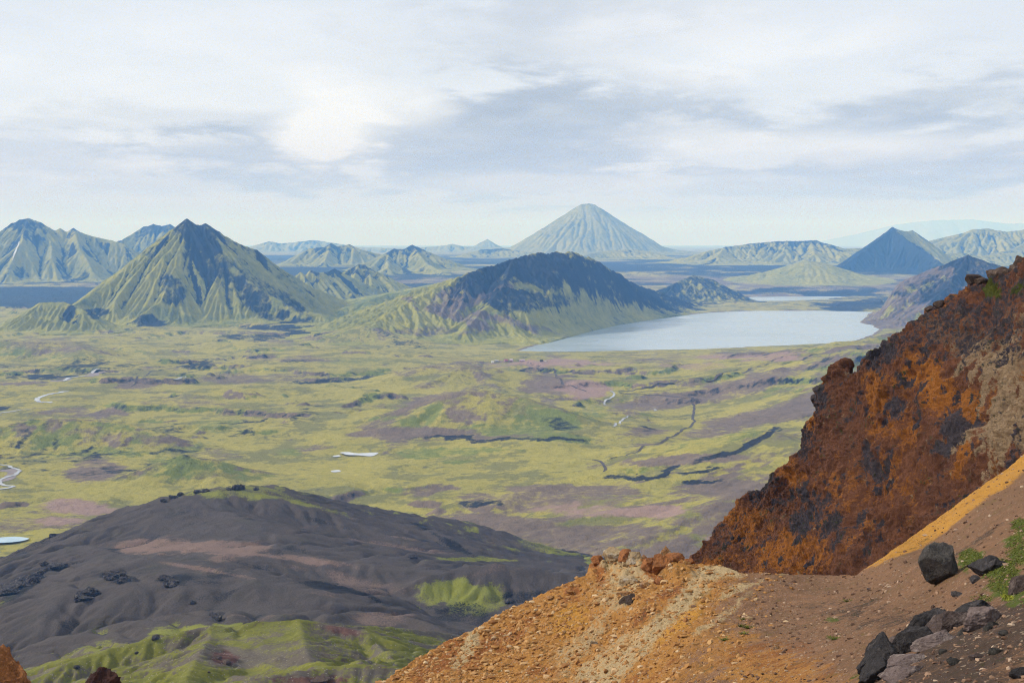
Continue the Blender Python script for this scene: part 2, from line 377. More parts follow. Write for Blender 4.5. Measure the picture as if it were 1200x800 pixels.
def ground_masks(x, y, z):
    PX, PY = proj(x, y, z)
    wn = fbm2(x / 260, y / 330, 7, .68, seed=41) * .75 + fbm2((x + .5 * y) / 300, y / 40, 4, .6, seed=43) * .3
    PX = PX + 34 * fbm2(x / 210 + 4, y / 420, 6, .66, seed=46); PY = PY + (4 + (PY - 330).clip(0, 300) * .035) * fbm2(x / 110, y / 260 + 7, 6, .66, seed=47)
    wn2 = fbm2(x / 130, y / 420, 5, .6, seed=45)
    sand = patches(PX, PY, SANDP, wn * 1.3); pink = patches(PX, PY, PINKP, wn * 1.2)
    green = patches(PX, PY, GRN_SHADEP, wn * 1.2); dark = patches(PX, PY, DARK_SHADEP, wn * .9)
    g = sst(fbm2(x / 160 + 9, y / 160, 7, .66, seed=51), .1, .5)
    sand = np.maximum(sand, .75 * g * (1 - green))
    streak = sst(fbm2((x + .55 * y) / 700, (y * .8 - x * .5) / 70, 5, .55, seed=52), -.05, .3) * sst(x - .1 * y, 0, 350) * (1 - sst(y, 4300, 5000))
    sand = np.maximum(sand, .8 * streak)
    nearstr = sst(fbm2(x / 90, y / 45, 5, .6, seed=57), -.15, .25) * (1 - sst(y, 1750, 2050)) * sst(x, -120, 60)
    sand = np.maximum(sand, .8 * nearstr)
    gul = fbm2(x / 110 + .6 * wn2, y / 110, 4, .6, ridged=True, seed=58)
    dark = np.maximum(dark, .62 * sst(gul, .42, .8) * sst(fbm2(x / 600, y / 800, 3, seed=59), 0, .4))
    sl = bil(VSL, x, y) * (1 - sst(y, 8500, 9300)) ; st = sst(sl + .12 * fbm2(x / 70, y / 70, 5, .68, seed=63) * 2.2, .2, .5)
    pick = fbm2(x / 240, y / 240, 4, .6, seed=64)
    green = np.maximum(green, st * sst(pick, -.2, .1) * .9); sand = np.maximum(sand, st * (1 - sst(pick, -.1, .1)) * .95)
    dark = np.maximum(dark, .55 * sst(sl + .25 * fbm2(x / 40, y / 60, 4, .65, seed=65), .45, .8))
    sand = np.maximum(sand, .95 * (1 - sst(500 - bil(SDR, x, y), 8, 34)))
    # far plains: black sand with tongues of moss
    fp = sst(y, 9800, 11200) 
    fn = fbm2(x / 1500, y / 900, 5, .6, seed=61)
    dk = fp * (1 - .9 * sst(fn, .02, .3)) * np.where(y > 19000, .3, 1)  # black thinned far out, haze fade put into the ground colour
    bt = sst(y, 8850, 9500) * (1 - sst(y, 10400, 11200))
    dark = np.maximum(dark, dk); sand = np.maximum(sand, bt * sst(fn, -.3, .1) * .7)
    dark = np.maximum(dark, .9 * bt * (1 - sst(fbm2(x / 900, y / 260, 5, .6, seed=66), -.25, .05)))
    dark = np.maximum(dark, sst(y, 7300, 7600) * (1 - sst(x + .27 * y, 0, 150)) * (1 - sst(y, 9600, 9900)) * .98)
    lkd = sst(y, 7500, 8000) * (1 - sst(y, 8850, 9400)) * sst(x, -200, 300)
    dark = np.maximum(dark, lkd * .8 * (1 - sst(fbm2(x / 500, y / 240, 4, .6, seed=67), -.2, .1)))
    olive = sst(fbm2(x / 120, y / 120, 7, .7, seed=68) + .35 * fbm2((x + .4 * y) / 500, y / 60, 4, .6, seed=69), -.12, .3)
    return sand, pink, green, dark, olive

import time as _t; print('T', round(_t.perf_counter(),1))
# -------- ground sheet
rows = np.concatenate([[-3000, -600, 20, 300, 700, 1000, 1150], [ (lambda p: -350 / dirv(600, p)[1])(p) for p in np.arange(690, 330, -.55)]])
rows = rows[np.concatenate([[True], np.diff(rows) > 0])]
rr = [rows[-1]]
while rr[-1] < 70500: rr.append(rr[-1] * 1.0068)
rows = np.concatenate([rows, rr[1:]])
tx = np.concatenate([np.linspace(-.75, -.40, 40, endpoint=False), np.linspace(-.40, .40, 980, endpoint=False), np.linspace(.40, .75, 40)])
TX, RY = np.meshgrid(tx, rows)
Dx = np.where(RY < 1400, 1400, RY)
XX = TX * np.maximum(Dx, 1); YY = RY
ZZ = zg(XX, YY)
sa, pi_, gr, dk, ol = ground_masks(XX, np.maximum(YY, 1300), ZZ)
fl = bil(np.log1p(VFLOW), XX, YY); fl = sst(fl, 3.2, 5.2)
gr = np.maximum(gr, fl * .35)
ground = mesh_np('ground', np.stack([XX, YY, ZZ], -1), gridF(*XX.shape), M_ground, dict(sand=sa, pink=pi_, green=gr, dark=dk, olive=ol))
tag(ground, 'wide yellow green mossy valley floor with purple sand streaks', kind='structure')

import time as _t; print('T', round(_t.perf_counter(),1))
# -------- mountains
def mountain(name, label, ridges, cell, seed, mat=M_hillg, rough=.3, lam=None, sharp=None, toe=.1, ero=1.0, masks=None, base=None, fb=.006, pad=None, sink=None):
    rid = [(L3(p), s) for p, s in ridges]
    allp = np.array([q for p, s in rid for q in p])
    zb = np.median(z0(allp[:, 1])) if base is None else base
    hmax = allp[:, 2].max() - zb
    pad = pad or hmax * 1.08 / min(s for _, s in rid)
    x0, x1 = allp[:, 0].min() - pad, allp[:, 0].max() + pad
    y0, y1 = allp[:, 1].min() - pad, allp[:, 1].max() + pad * .7
    xs = np.arange(x0, x1, cell); ys = np.arange(y0, y1, cell)
    X, Y = np.meshgrid(xs, ys)
    wx = fbm2(X / (hmax * .6), Y / (hmax * .6), 5, .6, seed=seed) * hmax * .045
    wy = fbm2(X / (hmax * .6) + 9, Y / (hmax * .6), 5, .6, seed=seed + 1) * hmax * .045
    H, G = seg_field(X + wx, Y + wy, rid, seed, rough, lam or hmax * .42, sharp or hmax * .012)
    B = zg(X, Y); e = H - B
    if base == -350:
        ls = np.minimum(sdf_poly(X, Y, LK1), sdf_poly(X, Y, LK2)); lf = sst(ls, -5, 150)
        e = np.where(e > 0, e * lf, e) - 60 * (1 - sst(ls, -30, 6))
    A = hmax * toe
    e = np.where(e > 0, e, e)
    e = A * np.log1p(np.exp(np.clip(e / A, -30, 30))) - A * .12
    H = B + e
    rel = np.clip(e / hmax, 0, 1)
    H += hmax * fb * fbm2(X / (hmax * .16), Y / (hmax * .16), 5, .55, ridged=True, seed=seed + 2) * sst(rel, 0.02, .25)
    flow = np.zeros_like(H)
    if ero:
        H2, flow = erode(H, cell, int(X.size * 1.6 * ero), steps=50, seed=seed, er=.35, capf=6.)
        H = H2
    H += cell * .35 * fbm2(X / (cell * 4), Y / (cell * 4), 3, .6, seed=seed + 5) * sst(rel, .01, .1)
    H = np.where(e < A * .02, np.minimum(H, B - 2 - A * .1), H)
    gyy, gxx = np.gradient(H, cell); slope = np.sqrt(gxx ** 2 + gyy ** 2)
    curv = blur(H, 4) - H
    PX, PY = proj(X, Y, H)
    fl = sst(np.log1p(flow), np.percentile(np.log1p(flow), 70), np.percentile(np.log1p(flow), 99))
    n1 = fbm2(X / (hmax * .35), Y / (hmax * .35), 6, .6, seed=seed + 7)
    ctx = dict(G=G, X=X, Y=Y, H=H, rel=rel, slope=slope, flow=fl, n=n1, PX=PX, PY=PY, gx=gxx, gy=gyy, curv=curv / cell)
    mk = masks(ctx) if masks else (0 * H, 0 * H, 0 * H)
    Fc = gridF(*X.shape)
    keep = (e > -A * .1 + 0 * e).ravel()
    kf = (H > B - 3 - A * .12 + .0).ravel()
    vis = (H > B - 1).ravel()
    fk = vis[Fc].any(1)
    Fc = Fc[fk]
    used = np.unique(Fc); remap = np.full(X.size, -1); remap[used] = np.arange(len(used))
    V = np.stack([X, Y, H], -1).reshape(-1, 3)[used]
    o = mesh_np(name, V, remap[Fc], mat, dict(sand=mk[0].ravel()[used], green=mk[1].ravel()[used], dark=mk[2].ravel()[used]))
    tag(o, label, kind='structure')
    return o, (xs, ys, H, cell)

def mk_main(c):
    # moss on the lower aprons and ribs, black rock on the summit and in the gullies
    n = c['n']; aspect = c['gx']
    dark = sst(c['rel'] + .55 * n + .5 * c['G'], .6, .9) * sst(c['slope'] + .25 * n, .45, .75)
    dark = np.maximum(dark, .75 * c['flow'] * sst(c['rel'], .03, .3))
    dark = np.maximum(dark, .8 * patches(c['PX'], c['PY'], [(235, 275, 30, 14, 1, 30), (300, 350, 55, 14, .9, 30), (200, 345, 14, 26, .8), (175, 375, 26, 9, 1), (330, 350, 40, 10, .8, 30), (250, 310, 30, 20, .7, 40), (95, 372, 10, 8, 1), (110, 365, 20, 4, 1)], n * 1.6))
    dark = np.maximum(dark, .95 * sst(c['G'] + .25 * n + .25 * c['rel'], .12, .5))
    green = .6 * sst(n, -.1, .5)
    return np.clip(.25 * sst(n, .1, .5), 0, 1), green, dark
mountain('mountain', 'sharp green and black pyramid mountain left of centre', [
    ([(88, 356, 5850), (130, 331, 6000), (150, 310, 6100), (165, 299, 6150), (188, 284, 6200), (200, 269, 6250), (218, 256, 6300), (224, 260, 6302), (232, 264, 6310), (240, 261, 6320), (256, 271, 6350), (275, 283, 6400), (300, 292, 6450), (330, 314, 6500), (370, 338, 6550), (400, 350, 6600), (430, 364, 6600)], .80),
    ([(218, 256, 6300), (212, 285, 6180), (205, 315, 6020), (190, 350, 5860), (165, 368, 5750)], .85),
    ([(232, 264, 6310), (262, 300, 6150), (300, 336, 6020), (350, 362, 5900), (400, 374, 5850)], .85),
    ([(188, 284, 6200), (160, 318, 6020), (135, 350, 5850)], .9)],
    4.2, 101, ero=.6, masks=mk_main, rough=.22, toe=.05, base=-350)
mountain('hill', 'small rounded moss hill at the left foot of the pyramid mountain', [
    ([(22, 378, 5600), (46, 354, 5650), (75, 353, 5650), (98, 362, 5600), (112, 374, 5550)], .55)], 4, 111, masks=lambda c: (0 * c['n'], .3 * sst(c['n'], 0, .4), .9 * patches(c['PX'], c['PY'], [(82, 368, 9, 12, 1), (112, 366, 14, 8, .7)], c['n'])), toe=.06, base=-350)

def mk_center(c):
    n = c['n']; PX, PY = c['PX'], c['PY']
    dark = patches(PX, PY, [(650, 315, 130, 27, 1, 8), (560, 335, 40, 18, .8, -10), (720, 335, 70, 22, 1, 15), (600, 350, 50, 16, .8), (770, 350, 60, 16, .9, 10), (640, 352, 40, 10, .7)], n * .9)
    dark = np.maximum(dark, .7 * c['flow'] * sst(PX, 520, 620)) * .95
    dark = np.maximum(dark, .9 * sst(c['G'] + .3 * n, .05, .4) * sst(PX, 560, 680))
    sand = patches(PX, PY, [(560, 345, 60, 16, .9, -10), (520, 365, 50, 8, .8, 20), (590, 375, 60, 6, .8, 15), (500, 388, 60, 6, .6)], n * 1.2)
    green = .4 * sst(n, 0, .5) + .5 * patches(PX, PY, [(800, 372, 60, 8, .8)], n)
    return sand, green, dark
mountain('hill', 'long dark craggy hill with moss flanks beside the left lake shore', [
    ([(425, 384, 5250), (460, 362, 5350), (490, 347, 5420), (520, 333, 5500), (548, 321, 5550), (568, 314, 5650), (600, 304, 5750), (615, 300, 5820), (625, 298, 5870), (634, 296, 5900), (641, 298.5, 5930), (650, 295, 5980), (658, 297.5, 6020), (665, 295.5, 6080), (675, 296.5, 6200), (682, 300, 6300), (690, 302, 6400), (705, 311, 6600), (722, 323, 6800), (745, 333, 7050), (772, 343, 7300), (800, 352, 7550), (830, 360, 7750)], .60),
    ([(400, 392, 4950), (440, 376, 5100), (480, 352, 5350), (520, 335, 5550), (560, 319, 5700), (600, 307, 5800)], .36),
    ([(600, 304, 5750), (590, 335, 5400), (570, 360, 5200), (545, 385, 5000)], .55),
    ([(650, 295, 5980), (648, 330, 5650), (630, 365, 5350)], .6),
    ([(690, 302, 6400), (706, 335, 6250), (700, 365, 6050)], .6),
    ([(745, 333, 7050), (765, 352, 6950)], .6), ([(668, 296, 6100), (676, 330, 5900), (668, 370, 5650)], .6)],
    4.0, 121, masks=mk_center, rough=.5, toe=.05, base=-350, lam=110, fb=.03)
def mk_dark(f):
    def g(c):
        n = c['n']
        return 0 * n, .3 + 0 * n, np.clip(f + .5 * n, 0, 1)
    return g
mountain('hill', 'low dark hill behind the far end of the lake', [
    ([(765, 349, 8100), (788, 332, 8250), (812, 322, 8350), (835, 327, 8400), (858, 339, 8400)], .5)], 5, 131, masks=mk_dark(.62), toe=.06, base=-350)

def mk_purple(c):
    n = c['n']; d = patches(c['PX'], c['PY'], [(1145, 320, 50, 26, 1, 25), (1100, 340, 40, 20, .8), (1060, 345, 16, 5, .8)], n * .8) * .8
    s = sst(n, -.5, .0) * .9
    return s, 0 * n, np.maximum(d, .5 * c['flow'])
mountain('hill', 'purple brown hill on the right shore of the lake', [
    ([(1022, 370, 6300), (1045, 355, 6350), (1070, 340, 6400), (1100, 323, 6450), (1118, 309, 6500), (1135, 298, 6550), (1148, 303, 6560), (1165, 309, 6600), (1200, 320, 6700), (1260, 335, 6800), (1300, 345, 6800)], .48),
    ([(1135, 298, 6550), (1110, 335, 6250), (1080, 362, 6000), (1045, 376, 5900)], .55), ([(1165, 309, 6600), (1150, 345, 6200), (1120, 372, 5900)], .55)],
    4, 141, masks=mk_purple, rough=.3, toe=.05, base=-350)

# right dark pyramid
def mk_pyr(c):
    n = c['n']; PX, PY = c['PX'], c['PY']
    # black cinder face on the left, moss on the right of the front spur
    spur = np.interp(PY, [266, 272, 280, 290, 300, 310], [1047, 1050, 1060, 1078, 1092, 1105])
    d = 1 - sst(PX - spur + 3 * n, -1, 2)
    moss = sst(PX - spur, 0, 4) * (1 - sst(PX - spur, 18, 24))
    d = np.maximum(d, .85 * (1 - moss))
    return 0 * n, 0 * n, d
mountain('mountain', 'small black sand pyramid mountain with one moss flank at the right', [
    ([(975, 318, 11100), (1000, 303, 11300), (1022, 287, 11500), (1046, 266, 11700), (1052, 268.5, 11750), (1061, 271, 11800), (1069, 269.5, 11850), (1078, 281, 11900), (1095, 294, 12000), (1120, 306, 12100)], .72),
    ([(1046, 266, 11700), (1062, 281, 11450), (1080, 292, 11250), (1100, 303, 11000)], .75)],
    6.5, 151, masks=mk_pyr, rough=.12, toe=.04, base=-225, ero=.5, fb=.008)

# far mountains
def mk_far(d, g=.3, s=.2):
    def f(c):
        n = c['n']
        return s * sst(n, -.2, .4), g * sst(n, -.2, .4), np.clip(1.3 * d * sst(c['G'] + .2 * n, .1, .45) + .8 * c['flow'] * d + sst(c['rel'] + .5 * n, .55, .95) * d + d * .5 * sst(n, .0, .5), 0, 1)
    return f
FARL = mountain('mountain', 'broad hazy green mountain range at the far left edge', [
    ([(-60, 300, 10600), (-20, 285, 10700), (0, 272, 10800), (14, 261, 10850), (24, 257, 10850), (34, 255, 10850), (46, 259, 10850), (58, 267, 10900), (64, 270, 10900), (71, 267, 10900), (78, 271, 10900), (87, 267, 10900), (97, 272, 10900), (112, 277, 10900), (130, 281, 10900), (145, 285, 10900), (170, 300, 11000)], .72),
    ([(34, 255, 10850), (24, 285, 10450), (10, 315, 10150)], .8), ([(87, 267, 10900), (95, 292, 10550), (110, 318, 10250)], .8), ([(58, 267, 10900), (60, 300, 10400)], .8), ([(0, 272, 10800), (-30, 310, 10300)], .8)],
    8, 161, ero=.7, masks=mk_far(.9), rough=.26, toe=.05, base=-290)
mountain('mountain', 'pale rounded mountain behind the far left range', [
    ([(110, 292, 12600), (135, 283, 12700), (150, 277, 12800), (160, 272, 12900), (168, 265, 12900), (180, 262, 12900), (190, 264, 12900), (199, 262, 12900), (207, 270, 12900), (225, 285, 12900), (250, 300, 12900)], .7)],
    10, 171, masks=mk_far(.8), rough=.35, toe=.05)
mountain('mountain', 'tall pale cone mountain alone on the horizon right of centre', [
    ([(605, 297, 19500), (628, 281, 19700), (645, 269, 19800), (662, 256, 19900), (672, 248, 20000), (676, 242.5, 20000), (683, 239, 20000), (690, 238, 20000), (697, 239.5, 20000), (704, 246, 20000), (712, 254, 20050), (725, 264, 20100), (745, 276, 20200), (765, 285, 20300), (790, 292, 20400), (815, 296, 20400)], .62),
    ([(676, 243, 20000), (655, 278, 19400), (640, 295, 18900)], .66), ([(704, 246, 20000), (728, 280, 19500), (750, 294, 19000)], .66)],
    14, 181, masks=mk_far(.2), rough=.07, toe=.04, base=-150, ero=.25)
mountain('hill', 'rugged blue green hill on the horizon behind the pyramid mountain', [
    ([(344, 306, 12600), (350, 298, 12700), (362, 291, 12800), (375, 289, 12800), (382, 288, 12800), (388, 284.5, 12800), (395, 288, 12800), (402, 287, 12800), (410, 285.5, 12800), (418, 290, 12800), (440, 296, 12900), (465, 303, 12900)], .55),
    ([(388, 284.5, 12800), (380, 305, 12300)], .6)], 9, 191, masks=mk_far(.8), rough=.4, toe=.05)
mountain('hill', 'dark blue knobbly hill in the far middle of the valley', [
    ([(425, 318, 11000), (440, 308, 11200), (452, 297, 11500), (462, 291, 11600), (473, 292, 11600), (483, 286.5, 11700), (490, 289, 11700), (498, 294, 11700), (515, 300, 11700), (535, 309, 11700), (550, 316, 11700)], .5),
    ([(483, 286.5, 11700), (500, 308, 11200), (520, 318, 10900)], .55), ([(455, 297, 11500), (455, 312, 11000)], .6)], 8, 201, masks=mk_far(1.2), rough=.4, toe=.05)
mountain('hill', 'small pointed moss peak with dark summit below the far hills', [
    ([(375, 345, 8200), (390, 328, 8350), (405, 317, 8450), (420, 309, 8500), (428, 310, 8500), (436, 316, 8500), (450, 326, 8500), (470, 338, 8500)], .55),
    ([(420, 309, 8500), (412, 332, 8200)], .6)], 6, 211, masks=mk_far(.9, .4), rough=.35, toe=.05, base=-350)
mountain('hill', 'spiky little dark ridge beside the right flank of the pyramid mountain', [
    ([(345, 330, 8000), (352, 318, 8050), (358, 322, 8080), (364, 316, 8100), (372, 319, 8100), (384, 318, 8150), (392, 314, 8200), (400, 322, 8200)], .7)], 5, 221, masks=mk_far(1.1), rough=.5, toe=.04, base=-350)
mountain('hill', 'low pale moss dome in front of the far dark hill', [
    ([(455, 350, 7000), (480, 340, 7200), (505, 333, 7400), (530, 328, 7500), (560, 327, 7600), (590, 328, 7600)], .2)], 9, 231, masks=lambda c: (.2 * sst(c['n'], 0, .4), .7 * sst(c['n'], -.3, .2), 0 * c['n']), toe=.12, base=-350, ero=.3)
mountain('hill', 'low green knoll between the pyramid mountain and the dark craggy hill', [
    ([(430, 352, 6500), (455, 343, 6700), (480, 342, 6700), (500, 348, 6600), (515, 358, 6500)], .3)], 6, 241, masks=lambda c: (.1 + 0 * c['n'], .75 * sst(c['n'], -.5, .1), .0 * c['n']), toe=.1, base=-350, ero=.5)
mountain('hill', 'flat topped green plateau hill on the right horizon', [
    ([(808, 302, 13500), (828, 294, 13600), (850, 289, 13700), (880, 285, 13800), (912, 282, 13800), (950, 281.5, 13800), (957, 281, 13800), (968, 287, 13800), (985, 291, 13900), (1015, 290, 14000), (1040, 294, 14000)], .32),
    ([(950, 281, 13800), (955, 297, 13200)], .35), ([(850, 289, 13700), (840, 300, 13100)], .35)], 10, 251, masks=mk_far(.7, .3, .1), rough=.4, toe=.06, base=-190)
mountain('hill', 'rounded pale moss mound between the lake and the black plain', [
    ([(868, 326, 10300), (890, 319, 10350), (907, 321, 10400), (925, 310, 10450), (945, 305, 10450), (962, 307, 10450), (980, 317, 10450), (1000, 322, 10500)], .3)], 9, 261, masks=lambda c: (.3 * sst(c['n'], 0, .4), .2 * sst(c['n'], 0, .4), 0 * c['n']), toe=.12, base=-260, ero=.2, rough=.1)
mountain('mountain', 'blue green mountain slopes at the right edge of the horizon', [
    ([(1075, 300, 14500), (1090, 290, 14600), (1110, 284, 14800), (1130, 272, 15000), (1140, 268, 15000), (1158, 267, 15000), (1180, 271, 15000), (1205, 268, 15000), (1240, 258, 15000), (1290, 250, 15000), (1340, 255, 15000)], .42),
    ([(1240, 258, 15000), (1190, 290, 14300), (1150, 300, 14000)], .45), ([(1130, 272, 15000), (1120, 290, 14500)], .45)], 10, 271, masks=mk_far(.9, .4, .1), rough=.45, toe=.06, base=-190)
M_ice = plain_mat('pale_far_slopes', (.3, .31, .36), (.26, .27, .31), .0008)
mountain('mountain', 'faint pale mountain nearly lost in haze at the right', [
    ([(960, 283, 60000), (1000, 275, 60000), (1050, 263, 60000), (1090, 258, 60000), (1140, 257, 60000), (1180, 262, 60000), (1230, 260, 60000), (1300, 260, 60000)], .4)], 70, 281, mat=M_ice, masks=mk_far(.0), rough=.2, toe=.06, ero=0, base=-110)
mountain('hill', 'low moss strip hill at the foot of the tall cone mountain', [([(690, 297, 15500), (715, 293, 15700), (745, 292, 15800), (770, 296, 15800)], .3)], 12, 311, masks=mk_far(.3), toe=.1, ero=.5, base=-180)
mountain('hill', 'low dark hill on the plain left of the tall cone mountain', [([(545, 297, 17000), (565, 292, 17200), (590, 291, 17200), (620, 295, 17200)], .3)], 14, 312, masks=mk_far(1.), toe=.1, ero=.5, base=-165)
mountain('hill', 'low mossy knolls beyond the small black pyramid mountain', [([(1085, 303, 12600), (1100, 298, 12700), (1125, 296, 12800), (1150, 300, 12800), (1180, 296, 12900), (1220, 292, 12900)], .35)], 10, 313, masks=mk_far(.6), toe=.08, ero=.5, base=-200)
mountain('hill', 'thin dark ridge across the black plain behind the dark craggy hill', [([(735, 316, 12300), (760, 312, 12400), (790, 313, 12400), (815, 317, 12400)], .25)], 10, 314, masks=mk_far(.8), toe=.1, ero=.5, base=-205)
mountain('mountain', 'faint blue range on the horizon behind the left pyramid', [
    ([(280, 292, 24000), (300, 287, 24000), (315, 282.5, 24000), (330, 285, 24000), (350, 283, 24000), (368, 281, 24000), (388, 284, 24000), (420, 289, 24000), (470, 291, 24000), (510, 288.5, 24000), (530, 285.5, 24000), (545, 288.5, 24000), (600, 290, 24000)], .35)], 20, 291, masks=mk_far(.6), rough=.4, toe=.06, ero=.5)
mountain('mountain', 'tiny pale cone on the horizon left of the tall cone mountain', [
    ([(556, 289, 27000), (564, 284, 27000), (571, 280, 27000), (578, 284.5, 27000), (588, 289, 27000)], .6)], 16, 301, masks=mk_far(.3), rough=.3, toe=.05, base=-140, ero=.5)

import time as _t; print('T', round(_t.perf_counter(),1))
# -------- thin plate helper
def tps(P, vals, lam=0.):
    P = np.asarray(P, float); n = len(P); sc_ = P.std(0); mu = P.mean(0); Q = (P - mu) / sc_
    def U(r2): return np.where(r2 > 0, .5 * r2 * np.log(np.maximum(r2, 1e-20)), 0)
    K = U(((Q[:, None] - Q[None]) ** 2).sum(-1)) + lam * np.eye(n)
    A = np.zeros((n + 3, n + 3)); A[:n, :n] = K; A[:n, n] = 1; A[:n, n + 1:] = Q; A[n, :n] = 1; A[n + 1:, :n] = Q.T
    w = np.linalg.solve(A, np.concatenate([vals, [0, 0, 0]]))
    def f(x, y):
        X = (x - mu[0]) / sc_[0]; Y = (y - mu[1]) / sc_[1]
        r = w[n] + w[n + 1] * X + w[n + 2] * Y
        for i in range(n): r = r + w[i] * U((X - Q[i, 0]) ** 2 + (Y - Q[i, 1]) ** 2)
        return r
    return f

import time as _t; print('T', round(_t.perf_counter(),1))
# -------- black gravel hill, lower left
ctl = [(-80, 720, 1150), (0, 656, 1180), (60, 629, 1200), (130, 603, 1230), (200, 585, 1260), (260, 575, 1290), (330, 574, 1320), (420, 592, 1370), (500, 606, 1420), (580, 622, 1450), (640, 643, 1450), (700, 652, 1450), (780, 662, 1450), (850, 680, 1450),
       (-60, 760, 850), (0, 715, 880), (100, 662, 1020), (200, 625, 1150), (300, 635, 1100), (400, 640, 1130), (500, 640, 1230), (600, 656, 1280),
       (200, 690, 870), (300, 700, 840), (120, 730, 790), (50, 765, 720), (300, 665, 950), (420, 672, 980), (560, 660, 1150),
       (380, 722, 790), (470, 765, 700), (540, 748, 760), (620, 722, 840), (700, 700, 950), (200, 760, 700), (300, 790, 660)]
P3 = np.array([W(*c) for c in ctl])
extra = []
for c in ctl[:14]:
    p = W(*c); q = p * 1.0; k = (c[2] + 420) / c[2]; extra.append((p[0] * k, c[2] + 420, -362)); k2 = (c[2] + 200) / c[2]; extra.append((p[0] * k2, c[2] + 200, p[2] - 60))
Pall = np.vstack([P3, np.array(extra)])
fh = tps(Pall[:, :2], Pall[:, 2], .002)
hc = 2.0
xs = np.arange(-620, 560, hc); ys = np.arange(520, 2000, hc)
X, Y = np.meshgrid(xs, ys)
Hh = fh(X, Y)
folds = [  # ridges and noses running over the gravel
    (L3([(160, 700, 860), (220, 690, 900), (300, 690, 920), (380, 703, 900), (440, 717, 880), (500, 733, 860), (545, 745, 830)]), .32),
    (L3([(470, 690, 1000), (500, 676, 1010), (540, 667, 1020), (580, 663, 1020), (630, 668, 1020), (690, 680, 1010), (740, 692, 1000)]), .5),
    (L3([(0, 668, 1080), (70, 640, 1130), (130, 625, 1180)]), .3),
    (L3([(-40, 720, 900), (40, 700, 900), (100, 680, 950), (160, 668, 1000)]), .3),
    (L3([(380, 725, 760), (420, 716, 790), (470, 722, 790), (520, 740, 760)]), .5),
    (L3([(300, 655, 1060), (380, 650, 1120), (470, 660, 1160), (560, 668, 1180)]), .2),
    (L3([(400, 596, 1330), (470, 612, 1320), (520, 628, 1280)]), .3),
]
for (a_, b_, D_, rx, ry, dp, an) in [(450, 700, 985, 95, 45, 22, -.25), (565, 722, 925, 40, 75, 26, .2), (130, 690, 960, 110, 30, 9, .2), (60, 735, 810, 90, 28, 8, .3), (640, 735, 860, 60, 60, 15, 0), (330, 715, 830, 100, 25, 7, -.1), (390, 625, 1210, 90, 30, 8, -.2), (600, 645, 1330, 100, 40, 10, -.1)]:
    c_ = W(a_, b_, D_); dx_ = X - c_[0]; dy_ = Y - c_[1]; u_ = dx_ * math.cos(an) + dy_ * math.sin(an); v_ = -dx_ * math.sin(an) + dy_ * math.cos(an)
    Hh -= dp * np.exp(-(u_ / rx) ** 2 - (v_ / ry) ** 2)
Hh += 5 * fbm2(X / 170, Y / 170, 5, .5, seed=70)
for i, (p, s) in enumerate(folds):
    h, hg = seg_field(X, Y, [(p, s)], seed=i + 60, rough=.3, lam=35., sharp=1.)
    k = 2.; m = np.maximum(Hh, h); Hh = m + np.log1p(np.exp(-np.abs(Hh - h) / k)) * k
hollows = [(560, 735, 30, 14), (400, 700, 50, 8), (60, 700, 40, 8)]
Hh += 2.8 * fbm2((X + Y * .4) / 45, (Y - X * .4) / 90, 5, .55, ridged=True, seed=71)
Hh, hflow = erode(Hh, hc, 260000, steps=55, seed=9, er=.16, capf=4.)
Hh += .5 * fbm2(X / 9, Y / 9, 4, .6, seed=72)
Bg = zg(X, Y)
Hh = np.where(Hh < Bg - 4, Bg - 4, Hh)
PXh, PYh = proj(X, Y, Hh)
wn = fbm2(X / 60, Y / 60, 7, .68, seed=73) * 1.2 + .4 * fbm2((X + Y * .3) / 90, Y / 16, 4, .6, seed=79)
pink = patches(PXh, PYh, [(200, 640, 70, 9, .9), (280, 645, 50, 10, .8), (350, 655, 80, 6, .8, 8), (240, 667, 50, 3, .7, 10), (430, 690, 60, 12, .45), (450, 725, 40, 12, .5), (345, 740, 20, 5, .6), (400, 675, 30, 8, .5, 20), (470, 640, 70, 3, .6, 8)], wn)
moss = patches(PXh, PYh, [(275, 578, 70, 7, .65), (330, 583, 60, 4, .6, 15), (540, 695, 22, 16, .95), (505, 695, 18, 14, .75), (570, 700, 18, 18, .7), (620, 612, 80, 6, .8), (560, 605, 60, 4, .6, 10), (720, 645, 60, 8, .7), (545, 655, 40, 2.5, .7), (120, 755, 22, 16, .6), (10, 790, 60, 14, .6), (250, 738, 60, 7, .9), (190, 740, 20, 6, .8), (20, 695, 30, 2.5, .8, -30), (150, 770, 90, 7, .8), (650, 640, 50, 6, .6)], wn * 1.8)
moss = np.maximum(moss, .75 * sst(fbm2(X / 20, Y / 60, 4, .6, seed=74), .15, .5) * sst(Y, 1230, 1350))
darkm = patches(PXh, PYh, [(135, 676, 20, 7, .9), (205, 680, 18, 8, .8), (395, 690, 45, 4.5, 1, 12), (440, 702, 20, 4, .9, 25), (25, 690, 34, 6, .9, -28), (60, 665, 20, 4, .6, -20), (100, 701, 14, 5, .5), (80, 731, 10, 5, .5), (640, 700, 50, 10, .6), (540, 718, 36, 10, .5), (385, 612, 60, 3, .5, 15), (520, 632, 40, 4, .7, 30), (35, 640, 50, 4, .4, -22)], wn * 1.2)
darkm = np.maximum(darkm, .6 * sst(fbm2(X / 90, Y / 90, 5, .6, seed=75), .2, .6))
gully = sst(np.log1p(hflow), np.percentile(np.log1p(hflow), 80), np.percentile(np.log1p(hflow), 99.5)); darkm = np.maximum(darkm, .55 * gully)
pink = np.maximum(pink, .4 * sst(fbm2((X + .5 * Y) / 150, (Y - .5 * X) / 18, 5, .6, seed=76), .1, .5))
Fc = gridF(*X.shape); vis = ((Hh > Bg - 3.5) & (np.abs(X) < .46 * Y + 60)).ravel(); Fc = Fc[vis[Fc].any(1)]
